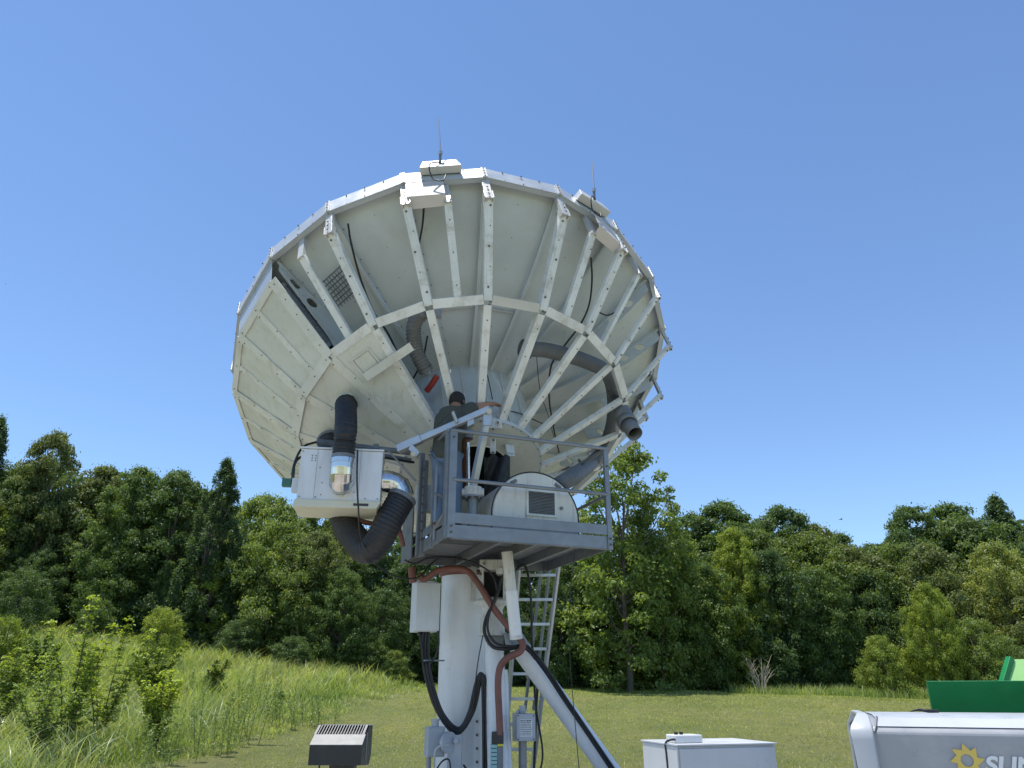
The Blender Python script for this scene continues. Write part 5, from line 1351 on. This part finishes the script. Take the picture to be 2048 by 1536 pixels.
mb = MB(); mb.beam(P(848, 1321, 10.02), P(888, 1321, 10.3), .02, .02); obj('cable_clip', mb, M_galv, bun)
cable([(1003, 1155, 9.75), (990, 1200, 9.75), (973, 1235, 9.75), (969, 1265, 9.75), (985, 1293, 9.75), (1015, 1298, 9.75), (1050, 1296, 9.85), (1085, 1335, 10.05), (1130, 1402, 10.12), (1180, 1475, 10.12), (1230, 1550, 10.12)], .022, M_cable, 'thick black cable looping round the leg joint and down the slanting leg', sub=8)
cable([(1000, 1175, 9.72), (979, 1225, 9.7), (976, 1262, 9.7), (993, 1287, 9.7), (1025, 1293, 9.72), (1055, 1292, 9.85), (1092, 1335, 10.02), (1138, 1405, 10.1), (1238, 1552, 10.1)], .016, M_cable, 'second black cable following the thick one down the slanting leg', sub=8)
cable([(1032, 1140, 10.0), (1048, 1130, 10.0), (1058, 1160, 10.0), (1063, 1220, 10.0), (1064, 1290, 10.1), (1075, 1350, 10.3), (1072, 1430, 10.4), (1068, 1540, 10.4)], .016, M_cable, 'black cable dropping in front of the ladder')
cable([(1068, 1370, 10.3), (1074, 1430, 10.2), (1084, 1490, 10.1), (1084, 1525, 10.1), (1076, 1550, 10.1)], .013, M_cable, 'black cable bowing right beside the lower ladder')
cable([(966, 1270, 10.05), (955, 1330, 10.05), (945, 1420, 10.05)], .007, M_cable, 'thin black wire stretched down the front of the mast')
cable([(810, 1120, 9.6), (830, 1127, 9.6), (862, 1115, 9.6), (920, 1118, 9.6), (958, 1130, 9.6), (985, 1150, 9.6), (994, 1180, 9.6)], .012, M_cable, 'black cable draped under the platform towards the pivot bracket')
cable([(1150, 1098, 8.9), (1140, 1200, 9.2), (1140, 1320, 9.5), (1148, 1420, 9.6), (1160, 1560, 9.6)], .005, M_cable, 'thin black rope hanging free right of the mast')

# junction box on the mast
jb = thing('junction_box', 'pale weatherproof junction box with slanted top on the left of the mast', 'junction box', tuple(P(855, 1262, 10.15)))
bx = Vector((math.cos(math.radians(24)), math.sin(math.radians(24)), 0)); by = Vector((-bx.y, bx.x, 0)); jc = P(849, 1215, 10.15)
mb = MB(); hw_, hd, hh = .15, .13, .31
v = [jc + bx * s * hw_ + by * t * hd - UZ * hh for s, t in ((-1, -1), (1, -1), (1, 1), (-1, 1))] + [jc + bx * s * hw_ + by * t * hd + UZ * (hh + (.05 if t > 0 else -.0)) for s, t in ((-1, -1), (1, -1), (1, 1), (-1, 1))]
mb.add(v, [(0, 1, 2, 3)[::-1], (4, 5, 6, 7), (0, 1, 5, 4), (1, 2, 6, 5), (2, 3, 7, 6), (3, 0, 4, 7)]); obj('box_body', mb, M_boxwhite, jb, bevel=.006)
mb = MB(); mb.box(jc - by * (hd + .012), bx * (hw_ + .012), by * .012, UZ * (hh - .01)); obj('door', mb, M_boxwhite, jb, bevel=.004)
mb = MB(); 
for z_ in (.2, -.2): mb.box(jc + bx * (hw_ + .02) - by * .02 + UZ * z_, bx * .03, by * .02, UZ * .02)
obj('mount_lugs', mb, M_galvdark, jb, bevel=.003)
mb = MB()
for s in (-.05, .0, .05): mb.cyl(jc + bx * s - UZ * (hh + .04), jc + bx * s - UZ * hh, .032, 12)
obj('cable_gland', mb, M_black, jb)
# lower boxes
sw = thing('switch_box', 'small grey switch box with conduit fittings low on the left of the mast', 'switch box', tuple(P(868, 1500, 10.0)))
sc_ = P(869, 1483, 10.0)
mb = MB(); mb.box(sc_, V(.10, .04, 0), V(-.03, .07, 0), V(0, 0, .165)); obj('box_body', mb, M_boxgrey, sw, bevel=.006)
mb = MB(); mb.box(sc_ - V(-.02, .08, 0), V(.088, .035, 0), V(-.003, .007, 0), V(0, 0, .15)); obj('cover', mb, M_boxgrey, sw, bevel=.004)
mb = MB(); mb.cyl(sc_ + V(.0, 0, .165), sc_ + V(0, 0, .24), .045, 14); mb.cyl(sc_ + V(0, 0, .23), sc_ + V(0, 0, .25), .055, 14); obj('hub_fitting', mb, M_boxgrey, sw)
mb = MB(); mb.cyl(sc_ + V(-.06, -.02, -.165), V(sc_.x - .06, sc_.y - .02, .0), .03, 12); obj('conduit', mb, M_galv, sw)
mb = MB(); mb.cyl(sc_ + V(.08, -.1, 0), sc_ + V(.19, -.12, .01), .03, 12); mb.ball(sc_ + V(.12, -.11, 0), .04, 8); obj('coupling', mb, M_chrome, sw)
plb = thing('clamp_post', 'grey steel clamp post with round plate in front of the mast foot', 'bracket', (P(909, 1500, 9.9).x, 9.9, 0))
pz = P(910, 1470, 9.9)
mb = MB(); mb.channel(V(pz.x, 9.9, 0), pz, .17, .08, .01, V(0, 1, 0)); obj('post_channel', mb, M_boxgrey, plb, bevel=.004)
mb = MB(); pc = P(895, 1485, 9.88); mb.cyl(pc, pc + V(.03, -.03, 0), .12, 24); mb.cyl(P(912, 1482, 9.88), P(912, 1482, 9.84), .03, 10); obj('round_plate', mb, M_boxgrey, plb)
cable([(897, 1490, 9.8), (880, 1492, 9.8), (870, 1505, 9.8), (868, 1540, 9.85)], .012, M_cablew, 'pale grey cable curving from the clamp post to the switch box')
cable([(872, 1540, 9.85), (885, 1522, 9.8), (898, 1520, 9.8), (902, 1545, 9.8)], .010, M_cable, 'small black cable loop below the switch box')
mb = MB(); mb.tube(catmull([P(927, 1530, 9.85), P(940, 1545, 9.9), P(960, 1552, 9.9)], 5), .012, 7); finish(obj('cable', mb, M_cable), 'short black cable leaving the foot of the clamp post', 'cable')
bt = thing('hose_cabinet', 'black topped box with teal labels at the lower end of the red hose', 'control box', (P(993, 1560, 9.75).x, 9.75, P(993, 1560, 9.75).z))
bc = P(993, 1467, 9.75)
def bbox(name, px0, px1, py0, py1, Y, dep, mat, bevel=.003):
    a = P(px0, py0, Y); b_ = P(px1, py1, Y); mb = MB(); mb.box(Vector(((a.x + b_.x) / 2, Y + dep / 2, (a.z + b_.z) / 2)), V(abs(b_.x - a.x) / 2, 0, 0), V(0, dep / 2, 0), V(0, 0, abs(a.z - b_.z) / 2)); return obj(name, mb, mat, bt, bevel=bevel)
bbox('lid', 983, 1007, 1464, 1488, 9.72, .14, M_black); bbox('left_body', 981, 994, 1489, 1560, 9.74, .12, M_teal); bbox('right_body', 995, 1006, 1494, 1560, 9.735, .12, M_galvdark); bbox('yellow_band', 995, 1006, 1487, 1493, 9.73, .12, M_yel2)
mb = MB()
for i in range(7): 
    a = P(982, 1497 + i * 8, 9.738); mb.box(a + V(.035, 0, 0), V(.033, 0, 0), V(0, .0015, 0), V(0, 0, .004))
obj('label_lines', mb, M_ink, bt)
bx2 = thing('control_box', 'grey control box with a printed label on a pole right of the mast', 'control box', (P(1046, 1530, 9.9).x, 9.9, 0))
c2 = P(1052, 1455, 9.85)
mb = MB(); mb.box(c2 + V(.0, .06, 0), V(.115, 0, 0), V(0, .055, 0), V(0, 0, .15)); obj('front_cover', mb, M_boxgrey, bx2, bevel=.008)
mb = MB(); mb.box(c2 + V(-.04, .17, -.003), V(.125, 0, 0), V(0, .052, 0), V(0, 0, .155)); obj('box_body', mb, M_boxgrey, bx2, bevel=.006)
mb = MB(); mb.cyl(c2 + V(-.04, .15, .155), c2 + V(-.04, .15, .24), .04, 14); mb.cyl(c2 + V(-.04, .15, .18), c2 + V(-.04, .15, .2), .055, 6); mb.cyl(c2 + V(-.10, .13, .155), c2 + V(-.10, .13, .185), .02, 10); obj('hub_fitting', mb, M_boxgrey, bx2)
mb = MB(); mb.cyl(V(c2.x - .04, c2.y + .17, 0), c2 + V(-.04, .17, -.155), .05, 16); obj('pole', mb, M_galv, bx2)
mb = MB(); mb.box(c2 + V(.0, .003, -.005), V(.075, 0, 0), V(0, .0015, 0), V(0, 0, .095)); obj('label_plate', mb, M_white, bx2)
mb = MB()
for r_ in range(9):
    x_ = -.068
    while x_ < .06:
        w = random.uniform(.004, .014); mb.box(c2 + V(x_ + w / 2, .001, .075 - r_ * .0195), V(w / 2, 0, 0), V(0, .0012, 0), V(0, 0, .0075 if r_ == 0 else .0045)); x_ += w + random.uniform(.003, .006)
obj('label_print', mb, M_ink, bx2)
mb = MB()
for s in (-1, 1):
    for t in (-1, 1): mb.cyl(c2 + V(s * .095, .006, t * .13), c2 + V(s * .095, -.002, t * .13), .009, 8)
obj('screws', mb, M_ink, bx2)

# ------------------------------------------------------------------ black floodlight housing in the left foreground
fl = thing('louvred_light', 'black metal floodlight housing with a slotted sloping top', 'floodlight', (P(688, 1540, 5).x, 5.1, 0))
LY = 5.0
A_ = P(619, 1491, LY); B_ = P(724, 1494, LY); zf0, zf1 = P(620, 1531, LY).z, A_.z
w = B_.x - A_.x; fx = Vector((1, .0, 0)); x0 = A_.x; dpt = .34
zt_ = P(650, 1449, LY + .24).z
front = [V(x0, LY, zf0), V(x0, LY, zf1)]; prof = [(0, zf0), (0, zf1), (.10, zf1 + (zt_ - zf1) * .50), (.22, zt_), (dpt, zt_ - .01), (dpt, zf0 + .03), (.28, zf0 - .02)]
skew = .0
mb = MB(); n = len(prof)
vl = [V(x0, LY + p_[0], p_[1]) for p_ in prof]; vr = [V(x0 + w, LY + p_[0], p_[1]) for p_ in prof]
fs = [tuple(range(n))[::-1], tuple(range(n, 2 * n))]
for i in range(n):
    if i == 2: continue
    j = (i + 1) % n
    fs.append((i, j, n + j, n + i))
mb.add(vl + vr, [f for f in fs]); obj('housing', mb, M_black, fl, bevel=.004)
# slotted top: sheets and bars in a lighter grey than the housing
def onslope(a, b_, t): return V(a, LY + prof[b_][0] * (1 - t) + prof[b_ + 1][0] * t, prof[b_][1] * (1 - t) + prof[b_ + 1][1] * t)
up_ = V(0, -.35, .93).normalized()
mb = MB(); mb.plate([onslope(x0, 1, .02), onslope(x0 + w, 1, .02), onslope(x0 + w, 1, 1), onslope(x0, 1, 1)], up_, .004); obj('lower_sheet', mb, M_greytop, fl, bevel=.001)
mb = MB(); mb.plate([onslope(x0, 2, .90), onslope(x0 + w, 2, .90), V(x0 + w, LY + dpt, prof[4][1] + .003), V(x0, LY + dpt, prof[4][1] + .003)], UZ, .004); obj('upper_sheet', mb, M_greytop, fl, bevel=.001)
ns = 17
for i in range(ns + 1):
    xx = x0 + .004 + (w - .02) * i / ns; mb = MB(); wd = .0026 if 0 < i < ns else .007
    mb.plate([onslope(xx - wd, 2, .0), onslope(xx + wd, 2, .0), onslope(xx + wd, 2, .92), onslope(xx - wd, 2, .92)], up_, .004); obj('louvre_bar', mb, M_greytop, fl)
mb = MB(); mb.plate([V(x0 + .01, LY + .11, prof[2][1] - .03), V(x0 + w - .01, LY + .11, prof[2][1] - .03), V(x0 + w - .01, LY + .22, zt_ - .035), V(x0 + .01, LY + .22, zt_ - .035)], up_, .003); obj('inner_baffle', mb, M_hole, fl)
mb = MB(); px_ = P(685, 1540, LY + .15).x; mb.box(V(px_, LY + .16, zf0 / 2 + .0), V(.075, 0, 0), V(0, .06, 0), V(0, 0, zf0 / 2)); obj('pole', mb, M_black, fl, bevel=.005)
mb = MB(); mb.tube([V(x0 + w + .003, LY + .13, prof[2][1] + .01), V(x0 + w + .003, LY + .13, zf0 + .02)], .003, 5); obj('side_seam', mb, M_greytop, fl)
mb = MB(); mb.tube(catmull([V(x0 + .05, LY + .1, zf0), V(x0 + .045, LY + .1, zf0 - .08), V(x0 + .08, LY + .12, zf0 - .25)], 5), .006, 6); obj('power_cord', mb, M_cable, fl)

# ------------------------------------------------------------------ pale cabinets
c0 = P(1353, 1489, 6.2)
cab = thing('utility_cabinet', 'pale grey utility cabinet with a flat lid standing on the lawn', 'cabinet', (c0.x, c0.y, 0))
def cbx(name, x0, x1, y0, y1, z0, z1, mat, par, bevel=.003):
    o_ = ORG[par.name]; mb = MB(); mb.box(o_ + V((x0 + x1) / 2, (y0 + y1) / 2, (z0 + z1) / 2), V((x1 - x0) / 2, 0, 0), V(0, (y1 - y0) / 2, 0), V(0, 0, (z1 - z0) / 2)); return obj(name, mb, mat, par, bevel=bevel)
CH = c0.z
cbx('housing', 0, .85, 0, .60, .02, CH - .014, M_cab, cab, .006)
cbx('door', .012, .838, -.014, -.002, .08, CH - .03, M_cab, cab, .004)
cbx('lid', -.006, .858, -.02, .62, CH - .012, CH, M_cab, cab, .002)
cbx('hinge_strip', -.004, .010, -.018, .0, .08, CH - .03, M_boxgrey, cab, .002)
cab.rotation_euler.z = math.radians(16)
tb2 = thing('terminal_box', 'small pale terminal box with two dark plugs on top of the cabinet', 'terminal box', (c0.x, c0.y, CH))
cbx('box_body', .05, .28, .10, .27, .001, .058, M_boxwhite, tb2, .008)
for x_ in (.09, .135):
    mb = MB(); q = c0 + V(x_, .17, .055); mb.cyl(q, q + V(0, 0, .022), .015, 10); obj('plug', mb, M_black, tb2)
tb2.rotation_euler.z = math.radians(16)
cable([(1350, 1479, 6.32), (1340, 1480, 6.3), (1331, 1487, 6.37), (1333, 1510, 6.36), (1338, 1560, 6.36)], .008, M_cable, 'black cable running from the terminal box down the cabinet side', sub=6)

# ------------------------------------------------------------------ generator
GY = 4.6
gz1 = P(1780, 1463, GY).z
gx0 = P(1718, 1480, GY).x; gx1 = gx0 + 2.3
gen = thing('generator', 'grey towable generator canopy with a yellow sun emblem', 'generator', (gx0, GY, 0))
zt2 = P(1850, 1430, GY + .35).z
def gprof(x_, ins):   # section in y,z
    return [V(x_, GY + ins, .35), V(x_, GY + ins * .6, gz1 - .25), V(x_, GY + ins, gz1), V(x_, GY + .03 + ins, gz1 + .025), V(x_, GY + .12 + ins, zt2 - .012), V(x_, GY + .34, zt2), V(x_, GY + .95, zt2), V(x_, GY + 1.15, gz1), V(x_, GY + 1.2, .35)]
mb = MB(); rows = [gprof(gx0 + .035, .02), gprof(gx0 + .10, .0), gprof(gx1, .0)]
mb.grid([r_ for r_ in rows], False, True); mb.add(rows[0], [tuple(range(9))]); mb.add(rows[-1], [tuple(range(9))[::-1]])
obj('canopy', mb, M_gen, gen, bevel=.012)
mb = MB()
sh = 0.006
top1 = [V(x_, GY + a, z_) for x_, a, z_ in ((gx0 + .10, .118, zt2 - .006), (gx1, .118, zt2 - .006), (gx1, .94, zt2 + .006), (gx0 + .10, .94, zt2 + .006))]
mb.add([V(gx0 + .11, GY + .03 - sh, gz1 + .028), V(gx1, GY + .03 - sh, gz1 + .028), V(gx1, GY + .12, zt2 - .004), V(gx0 + .11, GY + .12, zt2 - .004), V(gx1, GY + .34, zt2 + .007), V(gx0 + .11, GY + .34, zt2 + .007), V(gx1, GY + .94, zt2 + .007), V(gx0 + .11, GY + .94, zt2 + .007)], [(0, 1, 2, 3), (3, 2, 4, 5), (5, 4, 6, 7)])
obj('top_skin', mb, M_genlit, gen)  # lighter sheet over the canopy puts the sun on its top into the colour
# front lip at the left end (flared rain hood)
mb = MB()
pf = [(GY - .004, .35), (GY - .006, gz1 - .04), (GY - .004, gz1), (GY + .022, gz1 + .03), (GY + .07, zt2 - .03), (GY + .13, zt2 - .004), (GY + .34, zt2 + .004), (GY + .95, zt2 + .004), (GY + 1.16, gz1), (GY + 1.21, .35)]
fx_ = [.01, -.035, -.04, -.03, -.01, .01, .03, .03, 0, .01]
def ringx(dx, ex): return [V(gx0 + dx + (fx_[i] if dx < .05 else 0), a - (ex if i < 6 else -ex if i > 7 else 0), z_ + (ex if 3 < i < 8 else 0)) for i, (a, z_) in enumerate(pf)]
mb.grid([ringx(.015, -.03), ringx(.0, .0), ringx(.0, .012), ringx(.075, .012), ringx(.085, -.01)], True)
obj('end_hood', mb, M_genlit, gen, bevel=.004)
mb = MB(); mb.beam(V(gx0 + .065, GY - .006, .35), V(gx0 + .065, GY - .006, gz1 + .0), .012, .01); mb.tube([V(gx0 + .085, GY - .004, gz1 - .0), V(gx0 + .10, GY + .02, gz1 + .03), V(gx0 + .12, GY + .12, zt2)], .006, 6); obj('hood_seal', mb, M_galvdark, gen)
mb = MB(); mb.box(V((gx0 + gx1) / 2, GY + .6, .28), V(1.15, 0, 0), V(0, .5, 0), V(0, 0, .07)); obj('chassis', mb, M_galvdark, gen, bevel=.01)
for s in (-.4, .4):
    for yy in (GY - .02, GY + 1.22):
        mb = MB(); wc = V((gx0 + gx1) / 2 + s, yy, .26); mb.cyl(wc - V(0, .08, 0), wc + V(0, .08, 0), .26, 24); wh = obj('wheel', mb, M_rubber, gen, bevel=.02)
        mb = MB(); mb.cyl(wc - V(0, .085, 0), wc + V(0, .085, 0), .14, 16); obj('wheel_rim', mb, M_boxwhite, wh)
# emblem: sun with pinwheel rays
sc3 = P(1909, 1515, GY); ex_, ez_ = V(1, 0, 0), V(0, 0, 1); R0 = .084
mb = MB(); N = 8; vs = []; inner = .031
ring_o = []; 
for i in range(N):
    a = 2 * math.pi * i / N + .3; ring_o.append((a, .052)); ring_o.append((a + .58, R0))
pts_o = [sc3 + ex_ * math.cos(a) * r_ + ez_ * math.sin(a) * r_ + V(0, -.009, 0) for a, r_ in ring_o]
pts_i = [sc3 + ex_ * math.cos(a) * inner + ez_ * math.sin(a) * inner + V(0, -.009, 0) for a, r_ in ring_o]
M_ = len(pts_o); mb.add(pts_o + pts_i, [(i, (i + 1) % M_, M_ + (i + 1) % M_, M_ + i) for i in range(M_)]); obj('sun_emblem', mb, M_yellow, gen)
cu = bpy.data.curves.new('lettering', 'FONT'); cu.body = 'SUN'; cu.size = .125; cu.offset = .0042; cu.shear = .25; cu.space_character = 1.0; cu.extrude = 0.0
to = bpy.data.objects.new('lettering_source', cu); COL.objects.link(to); bpy.context.view_layer.update()
tm = bpy.data.meshes.new_from_object(to); bpy.data.objects.remove(to); bpy.data.curves.remove(cu)
to = bpy.data.objects.new('lettering', tm); COL.objects.link(to); tm.materials.clear(); tm.materials.append(M_white); to.parent = gen
tp = P(1940, 1538, GY) + V(0, -.009, 0); to.location = tp - gen.location; to.rotation_euler = (math.radians(90), 0, 0); to.scale = (.98, .90, 1)

gen.rotation_euler.z = math.radians(-20)
# green hopper behind the generator
HY = 5.9
hop = thing('green_hopper', 'bright green flared metal hopper rising behind the generator', 'hopper', (P(1867, 1436, HY).x, HY, 0))
tl, bl = P(1853, 1363, HY), P(1867, 1436, HY); wx = 1.7; dz = tl.z - bl.z
T = [V(tl.x, HY - .14, tl.z), V(tl.x + wx, HY - .14, tl.z + .0), V(tl.x + wx, HY + .9, tl.z), V(tl.x, HY + .9, tl.z)]
B = [V(bl.x, HY, bl.z), V(bl.x + wx - .1, HY, bl.z), V(bl.x + wx - .1, HY + .8, bl.z), V(bl.x, HY + .8, bl.z)]
for i in range(4):
    j = (i + 1) % 4; c = sum(T, Vector()) / 4; nrm = (B[j] - B[i]).cross(T[i] - B[i]); mid = (T[i] + T[j]) / 2
    if nrm.dot(c - mid) < 0: nrm = -nrm
    mb = MB(); mb.plate([B[i], B[j], T[j], T[i]], nrm, .006); obj('hopper_side', mb, M_green, hop, bevel=.002)
mb = MB(); mb.plate(B, UZ, .006); obj('hopper_floor', mb, M_green, hop)
for i, (sx_, sy_) in enumerate(((0, 0), (1, 0), (1, 1), (0, 1))):
    mb = MB(); pp = B[i] * .96 + (sum(B, Vector()) / 4) * .04; mb.beam(V(pp.x, pp.y, 0), V(pp.x, pp.y, bl.z - .002), .07, .07); obj('stand_leg', mb, M_green, hop, bevel=.004)
lid0 = P(1972, 1363, HY + .05); lid1 = P(1986, 1318, HY + .05)
mb = MB(); mb.plate([V(lid0.x + .03, HY + .05, lid0.z - .02), V(lid0.x + 1.0, HY + .05, lid0.z - .02), V(lid0.x + 1.05, HY + .13, lid1.z - .01), V(lid1.x + .03, HY + .13, lid1.z - .01)], V(0, -1, 0), .008); obj('lime_guard', mb, M_lime, hop, bevel=.001)
mb = MB(); mb.beam(lid0 + V(.01, -.01, -.02), V(lid1.x + .01, HY + .12, lid1.z), .045, .04); obj('guard_edge', mb, M_green, hop, bevel=.004)
hop.rotation_euler.z = math.radians(-27)
# small dark hose coiled on the canopy
gt = PZ(1846, 1427, zt2 + .02)
mb = MB(); q = V(P(1850, 1428, GY + .55).x, GY + .55, zt2 + .025); mb.tube(catmull([q + V(-.09, 0, -.01), q + V(-.02, .02, -.002), q + V(.04, .0, -.008), q + V(.10, .03, -.01)], 5), [.003 + .008 * min(1, i / 8) for i in range(16)], 8); finish(obj('strap', mb, M_cable), 'short black strap lying on the generator canopy', 'strap')

# birds
def bird(px, py, Y, s, label):
    c = P(px, py, Y); r = thing('bird', label, 'bird', tuple(c), 'birds in the distance')
    mb = MB(); mb.tube([c + V(-.35, 0, 0) * s, c + V(-.1, 0, .02) * s, c + V(.2, 0, .03) * s, c + V(.38, 0, 0) * s], [.02 * s, .09 * s, .08 * s, .01 * s], 8); obj('body', mb, M_bird, r)
    for sg in (-1, 1):
        mb = MB(); mb.plate([c + V(-.12, 0, .03) * s, c + V(.15, 0, .03) * s, c + V(.10, sg * .5, .16) * s, c + V(-.15, sg * 1.0, .10) * s, c + V(-.2, sg * .5, .14) * s], UZ, .01 * s); obj('wing', mb, M_bird, r)
bird(1682, 1039, 90, .55, 'small dark bird gliding above the right tree line')
bird(12, 568, 90, .16, 'tiny bird speck high in the sky at the left edge')
